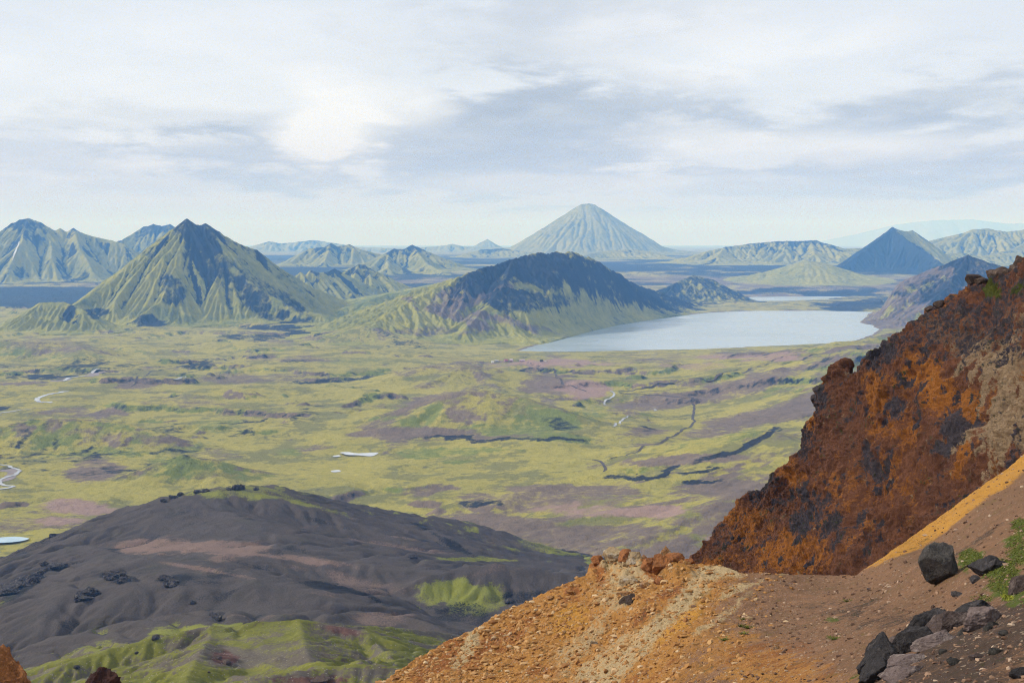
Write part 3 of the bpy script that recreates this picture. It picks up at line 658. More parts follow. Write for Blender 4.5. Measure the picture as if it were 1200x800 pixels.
used = np.unique(Fc); remap = np.full(X.size, -1); remap[used] = np.arange(len(used))
o = mesh_np('hill', np.stack([X, Y, Hh], -1).reshape(-1, 3)[used], remap[Fc], M_gravel_hill, dict(pink=pink.ravel()[used], moss=moss.ravel()[used], dark=darkm.ravel()[used]))
tag(o, 'broad black gravel hill filling the lower left of the valley', kind='structure')
def samp(A, xs, ys, c, x, y):
    fx = (x - xs[0]) / c; fy = (y - ys[0]) / c; ix = int(fx); iy = int(fy)
    ix = min(max(ix, 0), len(xs) - 2); iy = min(max(iy, 0), len(ys) - 2); fx -= ix; fy -= iy
    return A[iy, ix] * (1 - fx) * (1 - fy) + A[iy, ix + 1] * fx * (1 - fy) + A[iy + 1, ix] * (1 - fx) * fy + A[iy + 1, ix + 1] * fx * fy
BH = (Hh, xs, ys, hc)
def hit_on(S, px, py, d0, d1, n=900):
    A, xs_, ys_, c = S; a, b = dirv(px, py); a = float(a); b = float(b)
    for D in np.linspace(d0, d1, n):
        z = samp(A, xs_, ys_, c, a * D, D)
        if z > b * D: return a * D, D, z
    return None

import time as _t; print('T', round(_t.perf_counter(),1))
# -------- green foreground hill (lower left)
gc = 1.0
xs2 = np.arange(-260, 60, gc); ys2 = np.arange(330, 700, gc); X2, Y2 = np.meshgrid(xs2, ys2)
gr_r = [(L3([(-60, 850, 540), (20, 805, 550), (80, 778, 560), (130, 757, 570), (170, 748, 575), (215, 741, 580), (250, 737, 585), (300, 729, 590), (350, 727, 590), (400, 733, 590), (430, 742, 585), (460, 753, 580), (490, 772, 570), (520, 800, 560)]), .36),
        (L3([(430, 742, 585), (455, 770, 540), (470, 800, 510)]), .45), (L3([(250, 737, 585), (230, 775, 500), (200, 820, 440)]), .3), (L3([(350, 727, 590), (360, 765, 520), (380, 810, 460)]), .3)]
H2, hg = seg_field(X2, Y2, gr_r, 80, .3, 22., 1.6)
h3, hg = seg_field(X2, Y2, [(L3([(250, 812, 440), (300, 797, 445), (350, 785, 450), (390, 779, 455), (430, 777, 455), (480, 778, 455), (530, 785, 450)]), .3)], 81, .3, 22., 1.)
k = 1.2; m = np.maximum(H2, h3); H2 = m + np.log1p(np.exp(-np.abs(H2 - h3) / k)) * k
H2 = np.maximum(H2, -215)
H2 += 2.6 * fbm2(X2 / 40, Y2 / 40, 5, .55, seed=82)
H2, f2 = erode(H2, gc, 160000, steps=50, seed=11, er=.3, capf=5.)
H2 += .28 * fbm2(X2 / 4, Y2 / 4, 4, .6, seed=83)
PXg, PYg = proj(X2, Y2, H2); wn = fbm2(X2 / 25, Y2 / 25, 5, .6, seed=84)
grav = patches(PXg, PYg, [(395, 738, 34, 8, .9, 10), (300, 770, 60, 14, .85), (200, 775, 70, 10, .5), (450, 760, 18, 6, .5, 30), (330, 795, 70, 6, .6), (440, 790, 60, 6, .7), (260, 768, 26, 14, 1), (100, 790, 40, 8, .6), (360, 760, 60, 10, .6), (440, 785, 70, 3, .6)], wn * 1.1)
grav = np.maximum(grav, .9 * sst(wn, -.12, .3))
red = patches(PXg, PYg, [(262, 770, 15, 9, 1), (398, 738, 26, 5, .7, 10), (365, 797, 50, 5, .8)], wn * .8)
M_green = terrain_mat('bright_moss', ((.155, .152, .022), (.08, .083, .018)), [('gravel', (.125, .10, .075), (.075, .065, .05)), ('red', (.14, .07, .05), (.07, .035, .03))], scales=(.05, .8), bumps=[(.3, .35), (2., .1)], spots=(1.6, .93, (.2, .18, .15)), soft=1.1, hw=.3)
Fc = gridF(*X2.shape)
o = mesh_np('hill', np.stack([X2, Y2, H2], -1), Fc, M_green, dict(gravel=grav, red=red))
tag(o, 'bright moss green hill below the black gravel hill', kind='structure')
GH = (H2, xs2, ys2, gc)

import time as _t; print('T', round(_t.perf_counter(),1))
# -------- near slopes built from rows of points
def near_patch(name, label, crest, bottom_py, depth_ctl, nu, nv, disp, mat, attrs, back, px_ext=None):
    """crest: list (px, py) in order; surface between it and bottom curve; depth by thin plate through depth_ctl (px,py,D)"""
    cr = np.array(crest, float)
    s = np.concatenate([[0], np.cumsum(np.hypot(np.diff(cr[:, 0]), np.diff(cr[:, 1])))])
    u = np.linspace(0, s[-1], nu)
    cx = np.interp(u, s, cr[:, 0]); cy = np.interp(u, s, cr[:, 1])
    bt = np.array(bottom_py, float); sb = np.concatenate([[0], np.cumsum(np.hypot(np.diff(bt[:, 0]), np.diff(bt[:, 1])))])
    ub = np.interp(u, s, np.linspace(0, sb[-1], len(s))) if len(bt) == len(cr) else u / s[-1] * sb[-1]
    if len(bt) == len(cr): ub = np.interp(u, s, sb)
    bx = np.interp(ub, sb, bt[:, 0]); by = np.interp(ub, sb, bt[:, 1])
    v = np.linspace(0, 1, nv)[:, None]
    PX = bx[None] * (1 - v) + cx[None] * v; PY = by[None] * (1 - v) + cy[None] * v
    d = np.array(depth_ctl, float)
    fD = tps(d[:, :2], np.log(d[:, 2]), .001)
    D = np.exp(fD(PX, PY))
    P = W(PX, PY, D)
    if name == 'hill': P[:14] += np.array([0, 0, -1.]) * (np.linspace(6, 0, 14)[:, None, None])
    # back side falling away behind the crest
    c = P[-1]; rowsb = []
    n0 = 70
    for i in range(1, n0 + 1):
        t = (i / n0) ** 1.8
        q = c.copy(); q[:, 1] += back[0] * t; q[:, 0] += back[2] * t; q[:, 2] += -back[1] * (1.25 * t - .25 * t * t) - 0.0
        rowsb.append(q)
    P = np.concatenate([P, np.array(rowsb)], 0)
    PXa = np.concatenate([PX, np.repeat(PX[-1:], n0, 0)]); PYa = np.concatenate([PY, np.repeat(PY[-1:], n0, 0)])
    for _ in range(3):
        Q = P.copy(); Q[nv - 6:nv + 6] = (P[nv - 7:nv + 5] + 2 * P[nv - 6:nv + 6] + P[nv - 5:nv + 7]) / 4; P = Q
    du = np.gradient(P, axis=1); dv = np.gradient(P, axis=0); nrm = np.cross(du, dv); nrm /= np.linalg.norm(nrm, axis=-1)[..., None] + 1e-9
    dd = disp(P, PXa, PYa)
    P = P + nrm * dd[..., None]
    A = attrs(P, PXa, PYa, dd)
    o = mesh_np(name, P, gridF(*P.shape[:2])[:, ::1], mat, A)
    tag(o, label, kind='structure')
    return o, P, PXa, PYa

# red cliff
crest_c = [(800, 700), (815, 668), (823, 650), (838, 630), (850, 612), (863, 597), (880, 582), (897, 566), (915, 548), (935, 528), (948, 505), (955, 487), (966, 465), (973, 447), (978, 432), (983, 426), (990, 427), (996, 437), (1003, 440), (1012, 428), (1022, 415), (1036, 403), (1048, 396), (1060, 384), (1072, 374), (1090, 364), (1110, 356), (1132, 342), (1150, 332), (1170, 326), (1185, 317), (1202, 308), (1240, 290), (1300, 265)]
bot_c = [(800, 740), (820, 735), (830, 730), (850, 725), (860, 722), (880, 718), (890, 715), (905, 712), (920, 708), (940, 704), (950, 702), (960, 700), (975, 698), (985, 697), (995, 696), (1003, 695), (1010, 692), (1018, 688), (1026, 682), (1036, 676), (1046, 668), (1056, 660), (1068, 650), (1082, 640), (1096, 628), (1114, 616), (1130, 604), (1150, 590), (1168, 577), (1186, 566), (1204, 554), (1222, 542), (1262, 515), (1330, 470)]
dep_c = [(800, 735, 128), (900, 712, 118), (1000, 695, 108), (1100, 625, 98), (1200, 555, 88), (1330, 470, 76),
         (815, 668, 134), (850, 612, 136), (897, 566, 136), (948, 505, 135), (983, 426, 132), (1036, 403, 130), (1110, 356, 122), (1202, 308, 112), (1300, 265, 102),
         (920, 640, 124), (1000, 580, 118), (1060, 500, 116), (1130, 440, 110), (1180, 480, 96), (1000, 500, 124), (930, 590, 131)]
def disp_c(P, PX, PY):
    Q = P / np.array([1., 1., 1.3])
    w = np.stack([fbm3(P / 5, 3, seed=1), fbm3(P / 5, 3, seed=2), fbm3(P / 5, 3, seed=3)], -1)
    # ribs running down the fall line
    a = fbm3((Q + w * 1.6) / 9, 5, .5, True, 4) * 1.9
    b = fbm3((Q + w * 1.0) / 2.6, 5, .6, True, 5) * .75
    c = fbm3(P / .55, 3, .6, False, 6) * .3
    d = fbm3((Q + w * .6) / 1.2, 4, .6, True, 8) * .5
    return (a - .75) + (b * 1.2 - .35) + c + d - .32
M_cliff = terrain_mat('rust_cliff', ((.22, .088, .042), (.095, .045, .032)), [('orange', (.46, .175, .03), (.27, .095, .024)), ('tan', (.42, .29, .17), (.25, .17, .10)), ('gray', (.095, .075, .08), (.04, .035, .042)), ('mossy', (.10, .11, .015), (.06, .07, .012))],
                      scales=(.5, 3.2), bumps=[(.8, 1.), (3., .45), (11, .14)], soft=1.3, hw=.22)
def attr_c(P, PX, PY, dd):
    w = fbm3(P / 6, 5, .6, seed=11); w2 = fbm3(P / np.array([1.8, 2.5, 5.]), 6, .66, seed=12) * 1.3; w3 = fbm3(P / 2.2, 4, .6, seed=13)
    orange = np.maximum(sst(w, .02, .4) * .8, patches(PX, PY, [(1095, 445, 26, 36, .9), (1040, 560, 50, 50, .45), (1130, 480, 50, 30, .7), (870, 620, 40, 30, .6), (930, 650, 60, 26, .7), (970, 600, 30, 50, .5), (1030, 460, 18, 30, .7), (1060, 500, 30, 30, .6)], w2))
    tan = np.maximum(patches(PX, PY, [(1195, 500, 50, 50, 1), (1180, 430, 40, 40, .9), (1150, 510, 40, 14, .8, -30), (1140, 400, 40, 28, .6), (1105, 385, 22, 20, .6), (1190, 370, 40, 40, .45), (1210, 520, 60, 24, 1)], w2 * 1.4), .5 * sst(w3, .3, .6))
    gray = np.maximum(patches(PX, PY, [(1030, 418, 20, 22, .8), (1128, 505, 16, 24, .95, -20), (1125, 490, 10, 14, .8), (1022, 545, 12, 26, .8), (1050, 480, 12, 22, .8), (1085, 460, 8, 20, .7), (965, 600, 14, 34, .75), (945, 620, 14, 22, .8), (985, 610, 10, 20, .7), (1110, 530, 8, 8, 1), (1190, 410, 20, 20, .6), (1150, 370, 50, 16, .55), (1110, 420, 20, 12, .5), (968, 470, 8, 20, .8), (950, 520, 16, 22, .7), (900, 580, 26, 20, .6), (850, 630, 20, 20, .55), (1010, 640, 30, 18, .4), (1150, 500, 8, 12, .8), (1130, 385, 80, 34, .62), (1070, 405, 36, 26, .5), (1185, 350, 50, 26, .6)], w2 * 1.5), .85 * sst(w2 - .3 * dd * .3, .12, .42))
    gray = np.maximum(gray, .75 * sst(fbm3(P / np.array([.7, .9, 1.6]), 4, .65, seed=14), .16, .45)); tan = np.maximum(tan, .6 * sst(fbm3(P / np.array([.8, .9, 1.4]), 4, .65, seed=15), .28, .5))
    mossy = patches(PX, PY, [(1168, 345, 12, 8, .9), (1195, 345, 16, 6, .4)], w2)
    return dict(orange=orange, tan=tan, gray=gray, mossy=mossy)
cliff, CP, CPX, CPY = near_patch('hill', 'steep rusty red and brown rock cliff rising to the right edge', crest_c, bot_c, dep_c, 620, 430, disp_c, M_cliff, attr_c, (70, 150, 25))

# near orange ridge and brown slope
crest_n = [(330, 880), (400, 825), (440, 801), (480, 777), (520, 757), (560, 741), (585, 722), (600, 714), (620, 704), (660, 688), (690, 675), (703, 669), (720, 667), (745, 668), (770, 664), (800, 661), (820, 660), (840, 663), (870, 669), (910, 671), (960, 672), (1003, 673), (1030, 655), (1060, 634), (1100, 606), (1150, 569), (1200, 532), (1300, 460)]
bot_n = [(330, 960), (400, 950), (440, 945), (480, 940), (520, 935), (560, 930), (585, 930), (600, 930), (620, 930), (660, 930), (690, 930), (703, 930), (720, 930), (745, 930), (770, 930), (800, 930), (820, 930), (840, 930), (870, 930), (910, 930), (960, 930), (1003, 930), (1030, 930), (1060, 930), (1100, 930), (1150, 930), (1200, 930), (1300, 930)]
dep_n = [(330, 880, 62), (440, 801, 64), (560, 741, 68), (660, 688, 69), (745, 668, 69), (820, 660, 67), (910, 671, 62), (1003, 673, 60), (1060, 634, 63), (1100, 606, 66), (1150, 569, 70), (1200, 532, 75), (1300, 460, 84),
         (330, 960, 54), (560, 930, 44), (700, 930, 33), (850, 930, 24), (960, 930, 18.5), (1100, 930, 14), (1200, 930, 12), (1300, 930, 11),
         (560, 800, 60), (700, 740, 60), (700, 800, 52), (850, 740, 49), (850, 800, 38), (960, 740, 43), (960, 800, 30), (1020, 720, 43),
         (1100, 700, 40), (1060, 665, 51), (1100, 640, 55), (1200, 650, 38), (1200, 590, 53), (1050, 800, 22), (1200, 720, 24), (1120, 740, 27), (1200, 800, 17), (1150, 612, 54), (1300, 600, 42), (1300, 720, 22)]
def disp_n(P, PX, PY):
    w = fbm3(P / 7, 4, seed=21)
    lump = patches(PX, PY, [(735, 668, 44, 16, 1), (790, 672, 26, 14, .8)], w * .5)
    left = 1 - sst(PX, 820, 960)
    a = .28 * fbm3(P / 6, 4, .5, False, 22) * (.6 + .6 * left)
    b = .16 * fbm3(P / 1.1, 4, .6, True, 23) * (.35 + left)
    c = lump * (.5 * fbm3(P / 1.5, 4, .6, True, 24) + .25)
    d = .03 * fbm3(P / .25, 3, .6, False, 25)
    # shallow gully where the yellow band meets the brown slope
    return a + b + c + d
M_near = terrain_mat('ochre_scree', ((.25, .13, .068), (.13, .075, .043)), [('orange', (.44, .21, .05), (.25, .11, .03)), ('rust', (.32, .115, .03), (.16, .06, .02)), ('cream', (.48, .36, .19), (.33, .23, .12)), ('yellow', (.54, .27, .04), (.33, .15, .028)), ('brown', (.105, .064, .042), (.055, .036, .027)), ('mossy', (.105, .13, .014), (.05, .07, .01))],
                     scales=(.5, 4.), bumps=[(2., .2), (9., .09), (30., .03)], spots=(9., .9, (.3, .22, .15)), soft=1., hw=.3)
def attr_n(P, PX, PY, dd):
    w = fbm3(P / 4, 5, .6, seed=31); w2 = fbm3(P / 1.2, 4, .6, seed=32)
    left = 1 - sst(PX + .55 * (PY - 670) + 30 * w, 840, 905)
    orange = np.maximum(.95 * left, patches(PX, PY, [(900, 790, 70, 36, .8), (850, 770, 60, 40, .6), (960, 800, 50, 18, .5)], w2))
    rust = np.maximum(patches(PX, PY, [(545, 770, 40, 20, .9, -30), (500, 790, 30, 14, .8, -30), (600, 748, 34, 12, .6, -40), (670, 700, 12, 20, .7), (770, 672, 18, 10, .9), (705, 680, 8, 14, .8), (800, 665, 10, 8, .8), (640, 790, 20, 8, .6), (905, 770, 60, 20, .5), (950, 790, 40, 20, .4)], w * 1.5), left * .75 * sst(w, .1, .45))
    cream = patches(PX, PY, [(735, 680, 26, 16, .7), (845, 672, 30, 8, .9), (805, 705, 80, 18, .75, -42), (755, 750, 80, 18, .7, -44), (700, 800, 60, 24, .7, -44), (870, 690, 40, 6, .6, -20), (548, 763, 8, 34, .95, 30), (720, 700, 30, 20, .5), (850, 720, 50, 6, .6, -40), (680, 760, 50, 16, .5, -45)], w * 1.1 + .3 * w2)
    yellow = np.maximum(patches(PX, PY, [(1050, 645, 60, 10, .95, -38), (1110, 600, 60, 12, 1, -38), (1160, 562, 50, 14, 1, -38), (1025, 660, 22, 5, .9, -38), (800, 730, 50, 10, .7, -44), (670, 730, 30, 20, .6, -40)], w * .35), 0)
    tot = sst(PY - np.interp(PX, [1000, 1040, 1080, 1110, 1150, 1200], [674, 658, 641, 622, 590, 556]) + 5 * w, -4, 3)
    yellow = np.where(PX > 985, (1 - tot) * (.9 + .3 * w2), yellow)
    brown = np.maximum(patches(PX, PY, [(1130, 770, 110, 46, .9, -25), (1210, 730, 60, 46, .9), (1000, 715, 60, 12, .45), (1060, 730, 80, 12, .5), (1140, 640, 50, 6, .5, -35), (1100, 800, 100, 30, .9)], w * .8), .4 * sst(w, .25, .6))
    mossy = patches(PX, PY, [(1140, 655, 16, 12, .9), (1172, 668, 24, 18, 1), (1195, 645, 18, 20, .9), (1185, 690, 30, 16, .85), (1196, 618, 12, 10, .9), (1155, 704, 14, 5, .6), (1130, 665, 6, 6, .6), (1190, 700, 30, 10, .8), (975, 727, 8, 4, .5), (1020, 797, 14, 5, .9), (1010, 790, 30, 6, .4)], w * 1.2 + w2 * .6)
    return dict(orange=orange, rust=rust, cream=cream, yellow=yellow, brown=brown, mossy=mossy)
nearo, NP_, NPX, NPY = near_patch('hillside', 'orange and brown scree slope in the foreground right', crest_n, bot_n, dep_n, 900, 420, disp_n, M_near, attr_n, (60, 90, -6))
NV = 420
def near_at(px, py, P=None, PX=None, PY=None, nv=NV):
    P = NP_ if P is None else P; PX = NPX if PX is None else PX; PY = NPY if PY is None else PY
    d = (PX[:nv] - px) ** 2 + (PY[:nv] - py) ** 2; i = np.unravel_index(np.argmin(d), d.shape)
    i = (min(max(i[0], 1), nv - 2), min(max(i[1], 1), P.shape[1] - 2))
    p = P[i]; n = np.cross(P[i[0], i[1] + 1] - P[i[0], i[1] - 1], P[i[0] + 1, i[1]] - P[i[0] - 1, i[1]])
    n = n / np.linalg.norm(n)
    if n[2] < 0: n = -n
    return p, n

# ------------------------------------------------------------------ water
def water_mat():
    m, nt, b = node_mat('lake_water')
    b.inputs['Base Color'].default_value = (.29, .35, .39, 1); b.inputs['Roughness'].default_value = .12; b.inputs['IOR'].default_value = 1.33
    b.inputs['Specular IOR Level'].default_value = .5
    vec = coords(nt, (.02, .09, 1)); t = N(nt, 'ShaderNodeTexNoise'); t.inputs['Scale'].default_value = 1.; t.inputs['Detail'].default_value = 6
    nt.links.new(vec, t.inputs['Vector']); bp = N(nt, 'ShaderNodeBump'); bp.inputs['Distance'].default_value = .25; bp.inputs['Strength'].default_value = .35
    nt.links.new(t.outputs['Fac'], bp.inputs['Height']); nt.links.new(bp.outputs['Normal'], b.inputs['Normal'])
    vec2 = coords(nt, (.0016, .0035, 1), (0, 0, .3)); r = noise(nt, vec2, 1., 4, .5, .35, .65)
    nt.links.new(mathn(nt, 'ADD', mathn(nt, 'MULTIPLY', r, .14), .18), b.inputs['Roughness'])
    return m
M_water = water_mat()
def poly_obj(name, P2, z, mat, label=None, kind='structure'):
    n = len(P2); me = bpy.data.meshes.new(name)
    me.from_pydata([(p[0], p[1], z) for p in P2], [], [list(range(n))]); me.materials.append(mat)
    o = bpy.data.objects.new(name, me); COL.objects.link(o)
    if me.polygons[0].normal.z < 0: me.flip_normals()
    return tag(o, label, kind=kind)
def grow(P, d):
    c = P.mean(0); out = []
    n = len(P)
    for i in range(n):
        e = P[(i + 1) % n] - P[i - 1]; nn = np.array([e[1], -e[0]]); nn /= np.linalg.norm(nn) + 1e-9
        if (P[i] + nn - P[i]) @ (P[i] - c) < 0: nn = -nn
        out.append(P[i] + nn * d)
    return np.array(out)
def area(P): x, y = P[:, 0], P[:, 1]; return .5 * np.sum(x * np.roll(y, -1) - y * np.roll(x, -1))
def grow2(P, d):
    s = 1 if area(P) > 0 else -1; out = []
    n = len(P)
    for i in range(n):
        e = P[(i + 1) % n] - P[i - 1]; nn = s * np.array([e[1], -e[0]]); nn /= np.linalg.norm(nn) + 1e-9; out.append(P[i] + nn * d)
    return np.array(out)
poly_obj('lake', grow2(LK1, 22), LAKE_Z + .0, M_water, 'large pale blue lake at the head of the valley')
poly_obj('lake', grow2(LK2, 22), LAKE_Z + .0, M_water, 'narrow pale lake behind the large lake')

M_pond = plain_mat('shallow_pond', (.5, .52, .55), (.4, .43, .47), .05, .2)
def draped(name, pts_px, mat, label, lift=.5, hitf=None, sub=3, wob=.25, kind='structure'):
    """flat closed shape of a pond laid on the ground"""
    c = np.array(pts_px, float); n = len(c); out = []
    for i in range(n):
        p0, p1, p2, p3 = c[i - 1], c[i], c[(i + 1) % n], c[(i + 2) % n]
        for k in range(sub):
            t = k / sub; out.append(.5 * ((2 * p1) + (-p0 + p2) * t + (2 * p0 - 5 * p1 + 4 * p2 - p3) * t * t + (-p0 + 3 * p1 - 3 * p2 + p3) * t ** 3))
    cen = np.mean(c, 0); x, y, z = (hitf or hit)(cen[0], cen[1])
    V = []
    for q in out:
        a, b = dirv(q[0], q[1]); D = (z + lift) / b; V.append((float(a * D), float(D)))
    zz = max(float(zg(np.array(v[0]), np.array(v[1]))) for v in V) if hitf is None else z
    return poly_obj(name, np.array(V), zz + lift, mat, label, kind)
draped('pond', [(398, 530.5), (408, 530), (420, 531.5), (442, 530.5), (441, 533), (434, 535), (420, 533.8), (408, 533.5), (402, 532)], M_pond, 'small white pond in the middle of the mossy valley floor')
draped('pond', [(390, 534), (397, 533), (399, 534.5), (392, 535.2)], M_pond, 'tiny white pool at the left end of the small pond')
draped('pond', [(388, 552), (397, 551), (399, 553), (390, 553.6)], M_pond, 'tiny pale pool below the small white pond')
draped('pond', [(-12, 632), (0, 630), (18, 629), (34, 631), (26, 634), (8, 636), (-12, 636)], plain_mat('blue_pond', (.38, .5, .58), (.3, .42, .5), .05, .2), 'pale blue pond at the left edge above the gravel hill')

def ribbon(name, pts_px, width, mat, label, lift=.5, step=4., wj=.3, seed=0):
    c = np.array([hit(a, b)[:2] for a, b in pts_px]); out = []
    for i in range(len(c) - 1):
        p0 = c[max(i - 1, 0)]; p1 = c[i]; p2 = c[i + 1]; p3 = c[min(i + 2, len(c) - 1)]
        n = max(2, int(np.linalg.norm(p2 - p1) / step))
        for k in range(n):
            t = k / n; out.append(.5 * ((2 * p1) + (-p0 + p2) * t + (2 * p0 - 5 * p1 + 4 * p2 - p3) * t * t + (-p0 + 3 * p1 - 3 * p2 + p3) * t ** 3))
    out = np.array(out + [c[-1]])
    t = np.gradient(out, axis=0); t /= np.linalg.norm(t, axis=1)[:, None] + 1e-9; nn = np.stack([-t[:, 1], t[:, 0]], -1)
    s = np.arange(len(out)) * step
    out = out + nn * (fbm2(s / 60, s * 0 + seed, 3)[:, None] * width * .9)
    w = width * (1 + wj * 1.6 * fbm2(s / 25, s * 0 + seed + 5, 3)) * .5
    w *= np.minimum(1, np.minimum(np.arange(len(w)), np.arange(len(w))[::-1]) / 4 + .3)
    cols = []
    for k in (-1, -.4, .4, 1):
        q = out + nn * (w * k)[:, None]
        z = zg(q[:, 0], q[:, 1]) + lift
        cols.append(np.stack([q[:, 0], q[:, 1], z], -1))
    zc = np.maximum.reduce([q[:, 2] for q in cols])
    for q in cols: q[:, 2] = np.maximum(q[:, 2], zc - .6)
    V = np.stack(cols, 1)
    o = mesh_np(name, V, gridF(V.shape[0], 4), mat); tag(o, label, kind='structure'); return o
M_stream = plain_mat('stream_water', (.42, .44, .47), (.24, .24, .25), .05, .25)
M_bar = plain_mat('gravel_bar', (.26, .22, .21), (.17, .145, .145), .03)
M_track = plain_mat('dirt_track', (.085, .07, .07), (.055, .046, .048), .05)
ribbon('riverbed', [(60, 447), (80, 445), (105, 441), (122, 435)], 26, M_bar, 'pale gravel river bed in the left of the valley', .4, seed=1)
ribbon('stream', [(72, 447), (82, 443), (95, 441), (108, 438), (118, 434.5)], 10, M_stream, 'white braided stream in the left of the valley', .8, seed=2)
ribbon('stream', [(62, 472), (48, 471), (42, 467.5), (52, 463.5), (65, 461), (80, 458.5)], 11, M_stream, 'white bend of stream below the gravel river bed', .6, seed=3)
ribbon('stream', [(0, 484), (20, 481), (40, 479)], 6, M_stream, 'thin stream at the left edge of the valley', .6, seed=4)
ribbon('riverbed', [(-20, 556), (4, 552), (16, 551), (10, 560), (-6, 566)], 16, M_bar, 'gravel bar inside the river bend at the left edge', .4, seed=5)
ribbon('stream', [(-20, 545), (2, 545.5), (14, 548), (24, 551.5), (18, 556), (6, 560), (0, 565), (6, 569), (16, 570), (4, 573), (-20, 574)], 6, M_stream, 'looping white river bend at the left edge', .8, seed=6)
ribbon('stream', [(203, 446), (212, 443), (218, 441)], 7, M_stream, 'short pale stream left of the middle of the valley', .6, seed=7)
ribbon('stream', [(714, 458), (720, 462), (715, 467), (708, 472), (712, 475)], 5, M_stream, 'small white stream below the lake', .6, seed=8)
ribbon('stream', [(736, 487), (732, 490), (727, 494), (720, 500)], 4.5, M_stream, 'small white stream beside the moss hill', .6, seed=9)
ribbon('stream', [(765, 479), (768, 481), (764, 482)], 5, M_stream, 'tiny white pool of a stream on the valley floor', .6, seed=10)
tr = [([(628, 431), (640, 433), (650, 435), (652, 442), (660, 450), (675, 455), (688, 459)], 5, 'dark winding track below the huts'),
      ([(725, 458), (760, 454), (785, 450), (815, 443), (845, 438), (880, 432), (905, 429)], 8, 'long dark track running right towards the red cliff'),
      ([(725, 460), (770, 463), (800, 466), (812, 470), (813, 480), (812, 488), (812, 497), (800, 503), (780, 515), (768, 521)], 5, 'dark track curving down the middle right of the valley'),
      ([(730, 461), (770, 458), (806, 455)], 4, 'thin dark track between two others'),
      ([(768, 521), (750, 528), (735, 533), (715, 538)], 4, 'thin track leading down left from the curving track'),
      ([(694, 539), (704, 543), (710, 548), (707, 553)], 4, 'short brown track on the lower valley floor'),
      ([(190, 435), (175, 437), (160, 446), (150, 453)], 4, 'thin dark track in the left of the valley')]
for i, (p, w, l) in enumerate(tr): ribbon('path', p, w, M_track, l, .5, seed=20 + i)
# snow patch
M_snow = plain_mat('snow', (.5, .53, .56))

# ------------------------------------------------------------------ huts
def box(c, s, rz=0):
    V = []; 
    for z in (-1, 1):
        for y in (-1, 1):
            for x in (-1, 1):
                a = x * s[0] / 2; b = y * s[1] / 2
                V.append((c[0] + a * math.cos(rz) - b * math.sin(rz), c[1] + a * math.sin(rz) + b * math.cos(rz), c[2] + z * s[2] / 2))
    Fq = [(0, 2, 3, 1), (4, 5, 7, 6), (0, 1, 5, 4), (2, 6, 7, 3), (0, 4, 6, 2), (1, 3, 7, 5)]
    return V, Fq
def pyobj(name, V, Fq, mat, parent=None):
    me = bpy.data.meshes.new(name); me.from_pydata(V, [], Fq); me.materials.append(mat)
    o = bpy.data.objects.new(name, me); COL.objects.link(o); o.parent = parent; return o
M_wallw = plain_mat('white_boards', (.75, .75, .74)); M_wallb = plain_mat('brown_boards', (.16, .1, .08)); M_roofr = plain_mat('red_roof', (.4, .12, .13)); M_roofd = plain_mat('dark_roof', (.05, .05, .055)); M_pinkw = plain_mat('pink_boards', (.5, .33, .36)); M_glass = plain_mat('window_glass', (.02, .03, .04), rough=.15); M_doorm = plain_mat('door_paint', (.08, .05, .05))
M_tyre = plain_mat('tyre_rubber', (.02, .02, .02)); M_carw = plain_mat('white_car_paint', (.8, .8, .8), rough=.3)
def hut(px, py, L, Wd, H, wallm, roofm, rz, label):
    x, y, z = hit(px, py)
    e = bpy.data.objects.new('hut', None); COL.objects.link(e); e.location = (x, y, z); e.rotation_euler.z = rz
    tag(e, label, 'hut', 'mountain huts by the lake')
    rh = Wd * .42
    V = [(-L / 2, -Wd / 2, -1), (L / 2, -Wd / 2, -1), (L / 2, Wd / 2, -1), (-L / 2, Wd / 2, -1), (-L / 2, -Wd / 2, H), (L / 2, -Wd / 2, H), (L / 2, Wd / 2, H), (-L / 2, Wd / 2, H), (-L / 2, 0, H + rh), (L / 2, 0, H + rh)]
    pyobj('wall', V, [(0, 1, 5, 4), (2, 3, 7, 6), (1, 2, 6, 9, 5), (3, 0, 4, 8, 7), (0, 3, 2, 1)], wallm, e)
    o_ = .5; t = .18; hy = Wd / 2 + o_; hz = H - o_ * rh / (Wd / 2)
    RV = []
    for xx in (-L / 2 - o_, L / 2 + o_):
        RV += [(xx, -hy, hz + .02), (xx, 0, H + rh + .02), (xx, hy, hz + .02), (xx, -hy, hz + t), (xx, 0, H + rh + t + .05), (xx, hy, hz + t)]
    pyobj('roof', RV, [(3, 4, 10, 9), (4, 5, 11, 10), (0, 6, 7, 1), (1, 7, 8, 2), (0, 1, 4, 3), (1, 2, 5, 4), (6, 9, 10, 7), (7, 10, 11, 8), (0, 3, 9, 6), (2, 8, 11, 5)], roofm, e)
    pyobj('door', *box((0, -Wd / 2 - .03, 1.), (1.1, .06, 2.)), M_doorm, e)
    for sx in (-.3, .3): pyobj('window', *box((sx * L, -Wd / 2 - .02, 1.6), (1.5, .06, 1.1)), M_glass, e)
    return e
hut(577, 425.6, 7, 5, 2.6, M_wallw, plain_mat('white_roof', (.78, .78, .78)), .1, 'small white hut, leftmost of the huts by the lake')
hut(582, 423.6, 11, 5, 2.4, plain_mat('gray_boards', (.4, .38, .36)), plain_mat('gray_roof', (.42, .42, .43)), 0, 'long grey hut just behind the small white hut')
hut(593, 423.8, 10, 7, 3., M_pinkw, M_roofr, .2, 'red roofed hut, left one of the red roofed pair')
hut(599, 423.4, 8, 7, 3., M_pinkw, plain_mat('pale_roof', (.55, .45, .48)), -.1, 'pale roofed pinkish hut close right of the red roofed hut')
hut(612, 423.6, 15, 7, 3., M_pinkw, plain_mat('pink_roof', (.48, .36, .40)), 0, 'long pink grey hut in the middle of the hut row')
